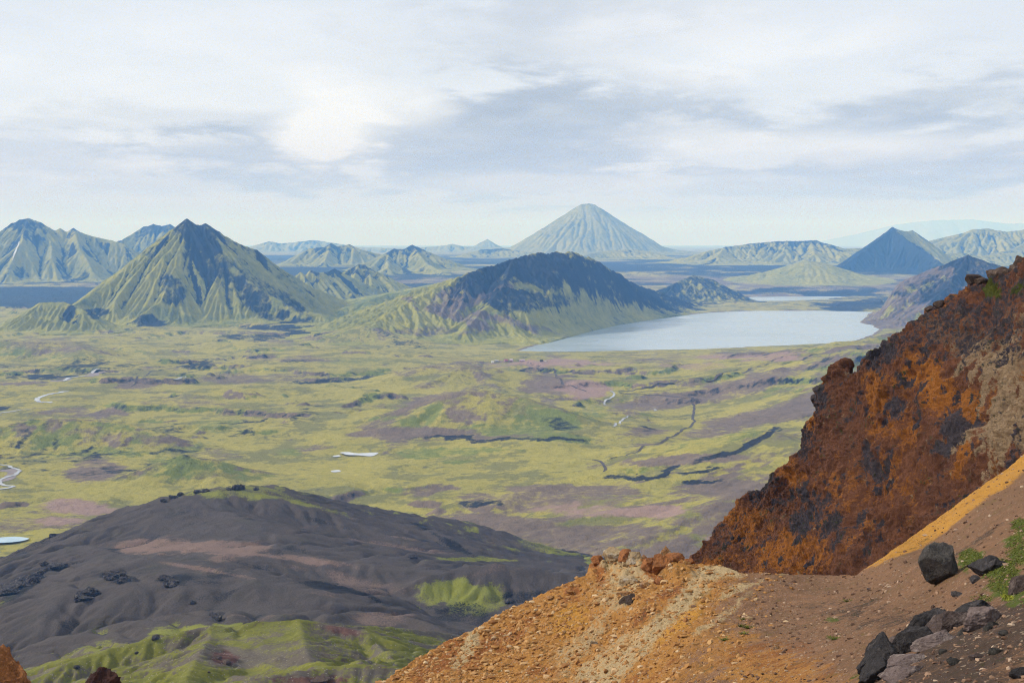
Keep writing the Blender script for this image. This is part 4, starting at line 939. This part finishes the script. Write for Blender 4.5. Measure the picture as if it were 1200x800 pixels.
hut(634.5, 423.8, 9, 6, 3., M_wallb, M_roofd, 0, 'dark hut at the right end of the hut row')
def van(px, py, rz, label):
    x, y, z = hit(px, py)
    e = bpy.data.objects.new('van', None); COL.objects.link(e); e.location = (x, y, z + .1); e.rotation_euler.z = rz; e.scale = (1.3,) * 3
    tag(e, label, 'van')
    prof = [(-2.6, .4), (2.6, .4), (2.7, 1.1), (1.9, 1.3), (1.3, 2.2), (-2.5, 2.3), (-2.7, 2.0)]
    V = [(a, -1, b) for a, b in prof] + [(a, 1, b) for a, b in prof]; n = len(prof)
    pyobj('body', V, [tuple(range(n))[::1], tuple(range(2 * n - 1, n - 1, -1))] + [(i, i + n, (i + 1) % n + n, (i + 1) % n) for i in range(n)], M_carw, e)
    pyobj('windscreen', [(1.95, -.85, 1.33), (1.95, .85, 1.33), (1.42, .8, 2.1), (1.42, -.8, 2.1)], [(0, 1, 2, 3)], M_glass, e)
    for wx in (-1.7, 1.7):
        for wy in (-.95, .95):
            V = []; 
            for k in range(12):
                for s in (-.12, .12): V.append((wx + .38 * math.cos(k * math.pi / 6), wy + s, .38 + .38 * math.sin(k * math.pi / 6)))
            pyobj('wheel', V, [tuple(range(0, 24, 2)), tuple(range(23, 0, -2))] + [(2 * k, 2 * k + 1, (2 * k + 3) % 24, (2 * k + 2) % 24) for k in range(12)], M_tyre, e)
van(639.5, 424., .1, 'white van parked at the right end of the hut row')

# ------------------------------------------------------------------ rocks
def ico(sub):
    import bmesh
    bm = bmesh.new(); bmesh.ops.create_icosphere(bm, subdivisions=sub, radius=1)
    V = np.array([v.co for v in bm.verts]); Fc = np.array([[v.index for v in f.verts] for f in bm.faces]); bm.free(); return V, Fc
ICO = {s: ico(s) for s in (1, 2, 3, 4, 5)}
def rock_shape(sub, size, seed, cuts=10, rough=.12, elong=(1, 1, 1)):
    g = np.random.default_rng(seed); V, Fc = ICO[sub]; V = V.copy()
    for i in range(cuts + 6):
        n = g.normal(size=3); n /= np.linalg.norm(n); d = g.uniform(.5, .86); k = V @ n - d
        V = V - np.where(k > 0, k * 1., 0)[:, None] * n
    V = V * (1 + rough * 1.3 * fbm3(V * 1.3 + seed, 3, .6, True)[:, None]) + rough * .9 * fbm3(V * 5 + seed, 4, .7, True)[:, None] * V
    V = V * np.array(elong) * np.array(size)
    return V, Fc
def rock(name, label, cat, px, py, size, mat, seed, sub=4, rz=0, tilt=0, cuts=10, rough=.12, sink=.25, group=None, surf=None, pos=None):
    if pos is None:
        p, n = near_at(px, py) if surf is None else surf(px, py)
    else: p = pos
    V, Fc = rock_shape(sub, size, seed, cuts, rough)
    o = mesh_np(name, V, Fc, mat, smooth=False)
    o.location = (p[0], p[1], p[2] + size[2] * (1 - 2 * sink)); o.rotation_euler = (0, tilt, rz)
    tag(o, label, cat, group); return o
def rock_mat(name, a, b, scale=3., bump=(8., .05), light=None, lscale=5):
    m, nt, bs = node_mat(name); vec = coords(nt)
    c = mix(nt, noise(nt, vec, scale, 8, .7), a, b)
    if light: c = mix(nt, noise(nt, vec, lscale, 8, .75, .5, .66), c, light)
    nt.links.new(c, bs.inputs['Base Color']); bs.inputs['Roughness'].default_value = .9
    prev = None
    for s_, d_ in (bump, (bump[0] * 4, bump[1] * .35)):
        t = N(nt, 'ShaderNodeTexNoise'); t.inputs['Scale'].default_value = s_; t.inputs['Detail'].default_value = 9; t.inputs['Roughness'].default_value = .7
        nt.links.new(vec, t.inputs['Vector']); bp = N(nt, 'ShaderNodeBump'); bp.inputs['Distance'].default_value = d_; nt.links.new(t.outputs['Fac'], bp.inputs['Height'])
        if prev: nt.links.new(prev, bp.inputs['Normal'])
        prev = bp.outputs['Normal']
    nt.links.new(prev, bs.inputs['Normal']); return m
M_boulder = rock_mat('boulder_rock', (.29, .26, .235), (.12, .11, .10), 3., (5., .2), (.3, .26, .21), 5)
M_lava = rock_mat('lava_rock', (.075, .065, .063), (.022, .02, .022), 2.5, (5., .1), (.13, .11, .105), 4)
M_lavab = rock_mat('brown_lava_rock', (.11, .075, .062), (.045, .032, .03), 2.5, (5., .08), (.2, .15, .13), 4)
M_lump = rock_mat('ochre_rock', (.42, .22, .08), (.22, .1, .045), 2., (4., .1), (.42, .34, .24), 3)
M_lumpw = rock_mat('pale_rock', (.42, .31, .17), (.26, .16, .08), 2., (4., .1), (.5, .44, .34), 3)
M_lumpr = rock_mat('rust_rock', (.36, .14, .045), (.17, .065, .028), 2., (4., .1), (.36, .16, .06), 3)
M_farrock = rock_mat('black_crag_rock', (.06, .05, .05), (.02, .018, .02), .5, (.8, .8), (.17, .15, .13), .4)
M_clrock = rock_mat('brown_crag_rock', (.085, .055, .04), (.035, .024, .02), 1., (2., .2), (.17, .12, .09), 2)

# big round boulder
p, n = near_at(1101, 684)
bD = p[1]; s = 24 * bD / F
rock('boulder', 'big round dark grey boulder standing on the brown slope', 'boulder', 1101, 684, (s * .98, s * .95, s * 1.15), M_boulder, 9, 5, .5, .1, 5, .07, .12)
# lava outcrop, lower right
slabs = [(1037, 785, (.34, .5, .42), .2, .1, 'blocky black lava rock, lowest end of the outcrop', 0),
         (1053, 763, (.40, .3, .22), .5, -.35, 'brown topped lava slab above the blocky end of the outcrop', 1),
         (1073, 762, (.34, .42, .34), .9, -.2, 'steep black lava rock in the middle of the outcrop', 0),
         (1088, 745, (.55, .35, .30), .6, -.4, 'dark lava slab behind the middle of the outcrop', 0),
         (1108, 742, (.62, .36, .24), .5, -.45, 'long brown lava slab near the upper end of the outcrop', 1),
         (1127, 732, (.58, .3, .17), .5, -.4, 'thin tilted lava slab at the upper end of the outcrop', 0),
         (1100, 757, (.40, .3, .12), .4, -.2, 'flat pinkish slab leaning below the outcrop', 2),
         (1064, 783, (.42, .3, .13), .4, -.15, 'flat brown slab in front of the lower outcrop', 2),
         (1060, 796, (.34, .3, .15), .1, -.15, 'low brown slab at the bottom edge beside the outcrop', 2),
         (1030, 799, (.3, .4, .3), .1, 0, 'black rock at the very bottom of the outcrop', 0),
         (1150, 733, (.38, .35, .26), .4, .1, 'purple brown rock with moss above it at the upper right of the outcrop', 2)]
M_slab = rock_mat('pinkish_slab_rock', (.19, .14, .125), (.08, .055, .05), 3., (6., .05), (.3, .24, .21), 5)
for i, (a, b, sz, rz, ti, lab, mi) in enumerate(slabs):
    sz = tuple(q * 1.2 for q in sz)
    rock('rock', lab, 'rock', a, b, sz, (M_lava, M_lavab, M_slab)[mi], 40 + i, 5, rz, ti, 14, .12, .38)
# moss cap on the purple rock and moss clumps: built as tufts further below
# middle sized rocks on the brown slope
mids = [(1158, 668, .62, .33, 'flat dark rock in the moss right of the boulder', M_lava), (1169, 664, .38, .25, 'small dark rock behind the flat rock in the moss', M_lava), (1143, 680, .22, .14, 'small dark stone below the moss right of the boulder', M_lava),
        (1198, 695, .32, .24, 'brown rock at the right edge of the slope', M_lavab), (1169, 770, .13, .08, 'grey pointed stone on the dark brown soil', M_boulder), (1166, 769, .09, .06, 'small grey stone touching the pointed grey stone', M_boulder),
        (1128, 742, .16, .09, 'pale grey stone under the upper outcrop slab', M_boulder), (1147, 775, .16, .06, 'flat dark stone below the outcrop', M_lavab), (1118, 782, .13, .06, 'flat grey stone on the bare soil below the outcrop', M_boulder), (1107, 770, .1, .06, 'small grey stone close below the pinkish slab', M_boulder),
        (1196, 797, .14, .1, 'dark stone in the bottom right corner', M_lava), (1179, 749, .12, .07, 'grey stone near the right edge below the moss', M_boulder), (1166, 738, .11, .08, 'grey stone right of the purple brown rock', M_boulder), (1160, 741, .1, .07, 'small grey stone touching the purple brown rock', M_boulder),
        (910, 763, .12, .1, 'small light stone on the orange brown slope', M_lump), (1020, 693, .12, .06, 'flat small stone left of the boulder', M_lavab), (1122, 697, .3, .1, 'low dark stone with moss below the boulder', M_lava)]
for i, (a, b, s, h, lab, m) in enumerate(mids): rock('stone', lab, 'stone', a, b, (s, s * .8, h), m, 80 + i, 3 if s < .3 else 4, i * 1.3, .1, 10, .1, .35)
# ochre lumps on the crest of the near ridge
lumps = [(703, 672, .55, .5, M_lumpr, 'rust red rock at the left end of the ridge crest rocks'), (722, 670, 1.05, 1.0, M_lumpw, 'pale grey rock standing on the ridge crest'), (737, 673, .7, .7, M_lumpr, 'orange rock between the two pale crest rocks'), (745, 672, .85, .95, M_lumpw, 'pale rock right of the orange crest rock'),
         (763, 676, .8, .8, M_lumpr, 'rust orange rock in the middle of the crest rocks'), (776, 677, .8, .9, M_lumpr, 'dark rust rock with a broad face on the ridge crest'), (785, 667, .6, .7, M_lump, 'highest brown rock of the ridge crest'), (793, 671, .7, .7, M_lumpr, 'orange rock right of the highest crest rock'), (805, 664, .55, .4, M_lumpr, 'small orange rock near the right end of the crest'),
         (738, 686, .7, .5, M_lumpw, 'pale rock low on the face below the crest'), (757, 690, .5, .4, M_lump, 'brown rock below the orange crest rocks'), (773, 688, .45, .4, M_lumpr, 'dark red rock under the broad rust rock'), (731, 699, .5, .35, M_lump, 'ochre rock on the face under the pale rocks'), (738, 708, .7, .35, M_clrock, 'flat brown rock on the orange face'), (705, 662, .3, .25, M_lump, 'small ochre rock at the left foot of the crest rocks'), (697, 759, .35, .25, M_lumpw, 'single whitish stone low on the orange face'), (646, 704, .3, .25, M_lump, 'small brown stone on the left part of the ridge crest')]
for i, (a, b, s, h, m, lab) in enumerate(lumps): rock('rock', lab, 'rock', a, b, (s * .62, s * .6, h * .55), m, 130 + i, 4, i * 1.7, .2, 9, .16, .3)
# rocks on top of the red cliff
def cliff_at(px, py): return near_at(px, py, CP, CPX, CPY, 430)
tops = [(1146, 333, 1.5, 1.1, 'dark rock at the left end of the cliff top'), (1156, 334, 1.0, .7, 'small grey brown rock on the cliff top beside the dark one'), (1168, 327, 1.6, .8, 'flat dark rock in the middle of the cliff top'), (1181, 324, 1.3, .7, 'brown rock right of the flat one on the cliff top'), (1192, 318, 1.3, .9, 'dark rock near the right edge on the cliff top'), (1199, 312, 1.2, 1.0, 'highest dark rock of the cliff at the right edge'), (1107, 362, .9, .8, 'lone knob of rock on the cliff edge'), (1095, 366, .6, .5, 'small brown knob left of the lone knob on the cliff edge')]
for i, (a, b, s, h, lab) in enumerate(tops): rock('rock', lab, 'rock', a, b, (s * .7, s * .6, h * .6), M_clrock, 170 + i, 4, i * 1.1, .1, 11, .14, .35, surf=cliff_at)

# crags on the gravel hill
def bh(px, py, d0=560, d1=1900):
    r = hit_on(BH, px, py, d0, d1); return (np.array(r), None) if r else (np.array([0, 1000, -400.]), None)
cr = [(10, 694, 9, 'left end'), (20, 689, 11, 'left middle'), (30, 684, 9, 'right middle'), (42, 678, 7, 'right part'), (50, 671, 5, 'upper right end')]
for i, (a, b, s, w) in enumerate(cr): rock('crag', 'black rock at the %s of the crag line near the left edge' % w, 'crag', a, b, (s * .75, s * .6, s * .33), M_farrock, 200 + i, 4, i, 0, 4, .5, .35, surf=bh)
cr2 = [(98, 701, 10, 4, 'jagged grey crag in the middle of the black slope'), (107, 697, 8, 4, 'light topped crag beside the jagged grey crag'), (70, 624, 7, 3.5, 'dark crag on the skyline of the left flank'), (62, 629, 5, 2.5, 'small dark crag left of the skyline crag'), (134, 678, 9, 4, 'black crag in the hollow left of the centre slope'), (144, 682, 7, 3, 'black rock right of the hollow crag'), (203, 684, 7, 3.5, 'black crag in the second hollow'), (196, 677, 6, 2, 'low black rock above the second hollow'),
       (203, 584, 6, 3, 'dark rock on the summit edge, leftmost'), (211, 581, 5, 3, 'dark rock on the summit edge, second'), (232, 577, 6, 3, 'dark rock on the summit edge, third'), (242, 576, 5, 2.5, 'low rock on the summit edge, fourth'), (279, 573, 8, 4.5, 'tallest dark rock on the summit ridge'), (268, 574, 4, 2, 'small dark rock left of the tallest summit rock'), (192, 588, 4, 2.5, 'small dark rock below the summit edge'), (300, 574, 4, 2, 'small dark rock right of the tallest summit rock'),
       (65, 664, 8, 2.5, 'grey rock above the crag line'), (52, 661, 5, 2.5, 'small grey rock above the crag line'), (75, 665, 6, 2, 'flat grey rock right of the grey rock above the crag line'), (225, 708, 3, 2, 'tiny black rock alone on the dark slope'), (252, 724, 6, 3, 'black rock above the green hill'), (290, 733, 4, 2, 'small black rock right of the rock above the green hill'), (485, 653, 5, 2, 'pale brown rock on the long dark ridge'), (598, 706, 5, 2.5, 'dark rock on the right flank of the knoll')]
for i, (a, b, s, h, lab) in enumerate(cr2): rock('crag', lab, 'crag', a, b, (s * .55, s * .5, h * .62), M_farrock, 220 + i, 4, i * .9, 0, 4, .5, .35, surf=bh)
def ghs(px, py): 
    r = hit_on(GH, px, py, 380, 690); return (np.array(r), None) if r else (np.array([0, 500, -400.]), None)
for i, (a, b, s, h, lab) in enumerate([(170, 745, 3.6, 2., 'black crag on the crest of the green hill'), (182, 748, 3., 1.6, 'black rock right of the crag on the green crest'), (160, 765, 1.5, .8, 'small grey rock in the moss at the left'), (90, 783, 2.2, 1.2, 'grey rock low in the moss at the left'), (254, 772, 3.0, 1.4, 'dark red crag on the green hill, left of a pair'), (266, 777, 3.2, 1.6, 'dark red crag on the green hill, right of a pair'), (245, 788, 1., .5, 'small pale rock below the red crags'), (375, 797, 5, 1.4, 'flat dark red rock in the gravel at the bottom')]):
    rock('crag', lab, 'crag', a, b, (s * .6, s * .55, h * .6), M_clrock if 'red' in lab else M_farrock, 260 + i, 4, i, 0, 10, .25, .25, surf=ghs)
# rust rocks at the bottom left corner (close to the camera)
pz = W(3, 812, 40); rock('rock', 'bright rust orange rock in the bottom left corner', 'rock', 0, 0, (.95, .9, 1.0), M_lumpr, 301, 5, .3, .0, 7, .3, .5, pos=pz)
pz = W(115, 812, 60); rock('rock', 'dark red rock tip at the bottom edge left', 'rock', 0, 0, (.75, .7, .85), rock_mat('dark_red_rock', (.075, .03, .022), (.03, .014, .013), 3., (5., .1)), 302, 5, 1.1, 0, 8, .3, .5, pos=pz)

# ------------------------------------------------------------------ scree stones (uncountable)
def scatter(name, label, n, sizes, P, nv, mat, dens, seed, flat=.6, sink=.3):
    g = np.random.default_rng(seed)
    Q = P[:nv]; a = g.integers(1, Q.shape[0] - 2, n * 4); b = g.integers(1, Q.shape[1] - 2, n * 4)
    keep = g.random(n * 4) < dens(NPX[a, b], NPY[a, b]); a, b = a[keep][:n], b[keep][:n]; n = len(a)
    pos = Q[a, b] + (Q[a + 1, b] - Q[a, b]) * g.random(n)[:, None] + (Q[a, b + 1] - Q[a, b]) * g.random(n)[:, None]
    D = pos[:, 1]
    s = sizes[0] * (sizes[1] / sizes[0]) ** (g.random(n) ** 3.6) * (D / 55) ** .6
    V0, F0 = ICO[1]; V0 = V0[:]; k = len(V0)
    sc3 = s[:, None, None] * g.uniform(.55, 1.25, (n, 1, 3)) * np.array([1, 1, flat])
    V = V0[None] * (1 + .3 * g.normal(size=(n, k, 1)).clip(-1.2, 1.2)) * sc3
    th = g.uniform(0, 6.28, n); c, si = np.cos(th)[:, None], np.sin(th)[:, None]
    V = np.stack([V[..., 0] * c - V[..., 1] * si, V[..., 0] * si + V[..., 1] * c, V[..., 2]], -1)
    V += pos[:, None]; V[..., 2] += (s * flat * (1 - 2 * sink))[:, None] * .5
    Fc = (F0[None] + (np.arange(n) * k)[:, None, None]).reshape(-1, 3)
    tone = np.repeat(g.random(n), k)
    o = mesh_np(name, V.reshape(-1, 3), Fc, mat, dict(tone=tone), smooth=False)
    return tag(o, label, kind='stuff')
def tone_mat(name, stops):
    m, nt, b = node_mat(name); r = N(nt, 'ShaderNodeValToRGB'); e = r.color_ramp.elements
    for i, (p_, c) in enumerate(stops):
        x = e[i] if i < 2 else e.new(p_); x.position = p_; x.color = (*c, 1)
    nt.links.new(attr(nt, 'tone'), r.inputs[0]); nt.links.new(r.outputs[0], b.inputs['Base Color']); return m
crest_py = lambda px: np.interp(px, [c[0] for c in crest_n], [c[1] for c in crest_n])
scatter('scree', 'loose orange and cream stones covering the near ridge', 30000, (.024, .17), NP_, NV, tone_mat('ochre_stones', [(0, (.22, .10, .035)), (.5, (.34, .17, .055)), (.85, (.38, .22, .09)), (1, (.46, .33, .19))]), lambda px, py: (1 - sst(px + .4 * (py - 670), 800, 960)) * .9 + .0, 5)
scatter('gravel', 'small brown stones strewn over the near brown slope', 14000, (.012, .11), NP_, NV, tone_mat('brown_stones', [(0, (.06, .035, .025)), (.5, (.14, .075, .045)), (.8, (.26, .16, .1)), (1, (.4, .29, .2))]), lambda px, py: sst(px + .4 * (py - 670), 800, 960), 6)
# moss tufts on the near slope
def moss_clumps(name, label, lst, mat, seed, per=0, kind='stuff', cat=None):
    g = np.random.default_rng(seed); V = []; Fs = []; T = []
    for (px, py, rx, ry, nb, ln) in lst:
        for j in range(nb):
            a = g.uniform(0, 6.28); r = g.random() ** .5
            p, n = near_at(px + rx * r * math.cos(a), py + ry * r * math.sin(a))
            h = ln * g.uniform(.5, 1.3); t = g.random(); m0 = 7
            for _ in range(m0):
                th = g.uniform(0, 6.28); l = g.uniform(.2, 1.) ; w = h * .28
                base = p + np.array([g.normal() * h * .5, g.normal() * h * .5, -.01])
                tip = base + np.array([math.cos(th) * h * l, math.sin(th) * h * l, h * g.uniform(.15, .5)])
                sd_ = np.array([-math.sin(th), math.cos(th), 0]) * w
                if kind is None:
                    if not V: V += [p + (-.01, 0, -.02), p + (.01, 0, -.02)]; T += [t, t]
                    i = len(V); V += [tip + sd_ * .3, tip - sd_ * .3]; Fs.append((0, 1, i, i + 1)); T += [t] * 2; continue
                i = len(V); V += [base - sd_, base + sd_, tip + sd_ * .3, tip - sd_ * .3]; Fs.append((i, i + 1, i + 2, i + 3)); T += [t] * 4
    o = mesh_np(name, np.array(V), np.array(Fs), mat, dict(tone=np.array(T)), smooth=False); tag(o, label, cat, kind=kind); return o
M_tuft = tone_mat('moss_tufts', [(0, (.045, .05, .01)), (.5, (.085, .095, .014)), (1, (.15, .155, .025))])
moss_clumps('moss', 'dark green moss carpet beside the boulder at the right edge', [(1140, 655, 14, 10, 900, .045), (1172, 668, 22, 15, 1500, .045), (1193, 645, 14, 18, 1000, .045), (1185, 688, 24, 12, 1000, .04), (1196, 618, 8, 10, 400, .045), (1152, 704, 14, 4, 260, .035), (1020, 797, 14, 5, 200, .03)], M_tuft, 3)
moss_clumps('moss', 'bright yellow green moss on top of the purple brown outcrop rock', [(1155, 722, 11, 4, 160, .05), (1183, 703, 7, 3, 70, .06), (1142, 713, 10, 2, 50, .04)], tone_mat('bright_tufts', [(0, (.10, .11, .012)), (.5, (.18, .19, .02)), (1, (.27, .27, .035))]), 4)
for i, (a, b, r, lab) in enumerate([(872, 726, 3.5, 'topmost of the dark green tufts on the brown slope'), (870, 740, 3, 'second dark green tuft below the topmost one'), (879, 742, 2.5, 'dark green tuft right of the second one'), (852, 758, 3, 'lowest left dark green tuft on the orange brown slope'), (979, 752, 4, 'round green tuft alone in the middle of the brown slope'), (994, 707, 3, 'green tuft left of the boulder'), (874, 750, 2.5, 'small dark tuft between the second and the lowest')]):
    moss_clumps('plant', lab, [(a, b, .1, .1, 14, .16)], M_tuft, 50 + i, kind=None, cat='plant')

# ------------------------------------------------------------------ snow streak on the far left mountain
_xs, _ys, _H, _c = FARL[1]; V = []
for (a, b, w_) in [(23, 284, .6), (22, 288, 1.6), (20, 292, 1.3), (18.5, 296, 2.2), (16.5, 301, 1.4), (15, 306, .5)]:
    for d_ in (-w_ * .5, 0, w_ * .5):
        q = hit_on((_H, _xs, _ys, _c), a + d_, b, 9000, 11500, 700)
        if q: V.append((q[0], q[1] - 8, q[2] + 6))
if len(V) == 18: tag(mesh_np('snow', np.array(V), gridF(6, 3), M_snow), 'thin white snow streak on the far left mountain', kind='structure')
# ------------------------------------------------------------------ haze
def add_haze(dens, colr):
    V, Fq = box((0, 31500, 300), (140000, 79000, 1400)) 
    zt, zb = 1050, -400
    V = [(x, y, zt if z > 300 else zb) for x, y, z in V]
    m = bpy.data.materials.new('haze_air'); m.use_nodes = True; nt = m.node_tree; nt.nodes.clear()
    out = nt.nodes.new('ShaderNodeOutputMaterial'); pv = nt.nodes.new('ShaderNodeVolumePrincipled')
    pv.inputs['Color'].default_value = (*colr, 1); pv.inputs['Density'].default_value = dens; pv.inputs['Anisotropy'].default_value = 0.; pv.inputs['Absorption Color'].default_value = (1, 1, 1, 1)
    nt.links.new(pv.outputs[0], out.inputs['Volume'])
    o = pyobj('haze', V, Fq, m); tag(o, 'pale blue air over the whole valley', kind='stuff')
add_haze(6.2e-5, (.165, .425, .95))

# ------------------------------------------------------------------ world and light
SUN_EL, SUN_AZ = 34, -80      # azimuth from +Y, clockwise positive: sun to the left, a little behind the clouds
w = bpy.data.worlds.new('World'); sc.world = w; w.use_nodes = True; nt = w.node_tree; nt.nodes.clear()
out = N(nt, 'ShaderNodeOutputWorld'); bg = N(nt, 'ShaderNodeBackground'); sky = N(nt, 'ShaderNodeTexSky'); sky.sky_type = 'NISHITA'; sky.sun_disc = False
sky.sun_elevation = R(SUN_EL); sky.sun_rotation = R(SUN_AZ)
tc = N(nt, 'ShaderNodeTexCoord'); sep = N(nt, 'ShaderNodeSeparateXYZ'); nt.links.new(tc.outputs['Generated'], sep.inputs[0])
zc = mathn(nt, 'ADD', mathn(nt, 'MAXIMUM', sep.outputs[2], 0.), .12)
cmb = N(nt, 'ShaderNodeCombineXYZ')
nt.links.new(mathn(nt, 'DIVIDE', sep.outputs[0], zc), cmb.inputs[0]); nt.links.new(mathn(nt, 'DIVIDE', sep.outputs[1], zc), cmb.inputs[1])
def wn_(scale, seedz, det, lo, hi, rough=.55, dist=0.):
    mp = N(nt, 'ShaderNodeMapping'); mp.inputs['Location'].default_value = (seedz * 3.1, seedz * 1.7, seedz); mp.inputs['Scale'].default_value = (1, .8, 1)
    nt.links.new(cmb.outputs[0], mp.inputs['Vector']); t = N(nt, 'ShaderNodeTexNoise'); t.inputs['Scale'].default_value = scale; t.inputs['Detail'].default_value = det; t.inputs['Roughness'].default_value = rough; t.inputs['Distortion'].default_value = dist
    nt.links.new(mp.outputs[0], t.inputs['Vector']); mr = N(nt, 'ShaderNodeMapRange'); mr.interpolation_type = 'SMOOTHSTEP'; mr.inputs['From Min'].default_value = lo; mr.inputs['From Max'].default_value = hi
    nt.links.new(t.outputs['Fac'], mr.inputs['Value']); return mr.outputs['Result'], t
def blob(px, py, rx, ry, warp, soft=1.6):
    """soft patch of cloud in one direction of the sky"""
    a, b = dirv(px, py); az = math.atan2(float(a), 1); el = math.atan(float(b) * math.cos(az))
    AZ = mathn(nt, 'ARCTAN2', sep.outputs[0], sep.outputs[1]); EL = mathn(nt, 'ARCSINE', sep.outputs[2])
    u = mathn(nt, 'DIVIDE', mathn(nt, 'SUBTRACT', AZ, az), rx / F); v = mathn(nt, 'DIVIDE', mathn(nt, 'SUBTRACT', EL, el), ry / F)
    d = mathn(nt, 'ADD', mathn(nt, 'SQRT', mathn(nt, 'ADD', mathn(nt, 'MULTIPLY', u, u), mathn(nt, 'MULTIPLY', v, v))), warp)
    mr = N(nt, 'ShaderNodeMapRange'); mr.interpolation_type = 'SMOOTHSTEP'; mr.inputs['From Min'].default_value = 1.3; mr.inputs['From Max'].default_value = .2
    nt.links.new(d, mr.inputs['Value']); return mr.outputs['Result']
n_big, _ = wn_(.45, 1.3, 6, .38, .66)
n_mid, _ = wn_(1.3, 4.2, 8, .35, .68, .6, .3)
n_fine, tf = wn_(3., 7.9, 9, .3, .7, .62, .2)
warp = mathn(nt, 'ADD', mathn(nt, 'MULTIPLY', mathn(nt, 'SUBTRACT', n_fine, .5), .8), mathn(nt, 'MULTIPLY', mathn(nt, 'SUBTRACT', n_mid, .5), 1.1))
S = 8.0
bright = (.83 * S, .865 * S, .93 * S); midc = (.70 * S, .745 * S, .82 * S); grey = (.39 * S, .415 * S, .465 * S)
c = mix(nt, n_big, midc, bright)
c = mix(nt, mathn(nt, 'MULTIPLY', n_mid, .7), c, midc)
for (px, py, rx, ry, k) in [(580, 175, 260, 50, .8), (700, 150, 150, 55, .5), (980, 150, 200, 30, .35), (1150, 120, 120, 60, .35), (200, 215, 200, 12, .3), (330, 180, 150, 26, .6), (680, 160, 130, 60, .6), (60, 185, 120, 20, .3), (1120, 195, 190, 26, .6), (900, 215, 220, 18, .4), (1040, 130, 160, 50, .35), (480, 215, 160, 16, .4), (700, 30, 260, 40, .25), (250, 140, 200, 18, .25), (860, 130, 90, 30, .35)]:
    c = mix(nt, mathn(nt, 'MULTIPLY', blob(px, py, rx, ry, warp), min(.95, k * 1.5)), c, grey)
for (px, py, rx, ry, k) in [(385, 150, 60, 42, 1.), (470, 125, 50, 22, .6), (880, 55, 160, 50, .6), (820, 170, 90, 22, .6), (1000, 170, 150, 18, .6), (300, 30, 160, 40, .3), (680, 215, 200, 10, .5)]:
    c = mix(nt, mathn(nt, 'MULTIPLY', blob(px, py, rx, ry, warp), k), c, (.92 * S, .94 * S, .98 * S))
c = mix(nt, mathn(nt, 'MULTIPLY', n_fine, .22), c, (.92 * S, .95 * S, 1. * S))
# clearer, bluer band of sky at the left and low down
low = N(nt, 'ShaderNodeMapRange'); low.interpolation_type = 'SMOOTHSTEP'; low.inputs['From Min'].default_value = .10; low.inputs['From Max'].default_value = -.02
nt.links.new(sep.outputs[2], low.inputs['Value'])
c = mix(nt, mathn(nt, 'MULTIPLY', low.outputs[0], .9), c, (.53 * S, .53 * S, .74 * S))
c = mix(nt, .93, sky.outputs[0], c)
nt.links.new(c, bg.inputs['Color']); bg.inputs['Strength'].default_value = .1
nt.links.new(bg.outputs[0], out.inputs['Surface'])
sl = bpy.data.lights.new('sun', 'SUN'); sl.energy = 3.1; sl.angle = R(4); sl.color = (1, .97, .93)
so = bpy.data.objects.new('sun', sl); COL.objects.link(so)
dv = Vector((math.sin(R(SUN_AZ)) * math.cos(R(SUN_EL)), math.cos(R(SUN_AZ)) * math.cos(R(SUN_EL)), math.sin(R(SUN_EL))))
so.rotation_euler = dv.to_track_quat('Z', 'Y').to_euler(); so.location = dv * 100

# ------------------------------------------------------------------ camera
cam = bpy.data.cameras.new('camera'); cam.lens = 50.01; cam.sensor_width = 36; cam.clip_start = .5; cam.clip_end = 200000
co = bpy.data.objects.new('camera', cam); COL.objects.link(co); co.location = (0, 0, 0); co.rotation_euler = (R(90) - PITCH, 0, 0); sc.camera = co
sc.view_settings.view_transform = 'Standard'; sc.view_settings.look = 'None'; sc.view_settings.exposure = .42; sc.view_settings.gamma = 1
sc.cycles.volume_bounces = 3; sc.cycles.max_bounces = 6; sc.cycles.diffuse_bounces = 3
sc.cycles.volume_max_steps = 64; sc.cycles.filter_width = 1.15

sc.cycles.use_denoising = True
sc.cycles.denoising_prefilter = 'NONE'
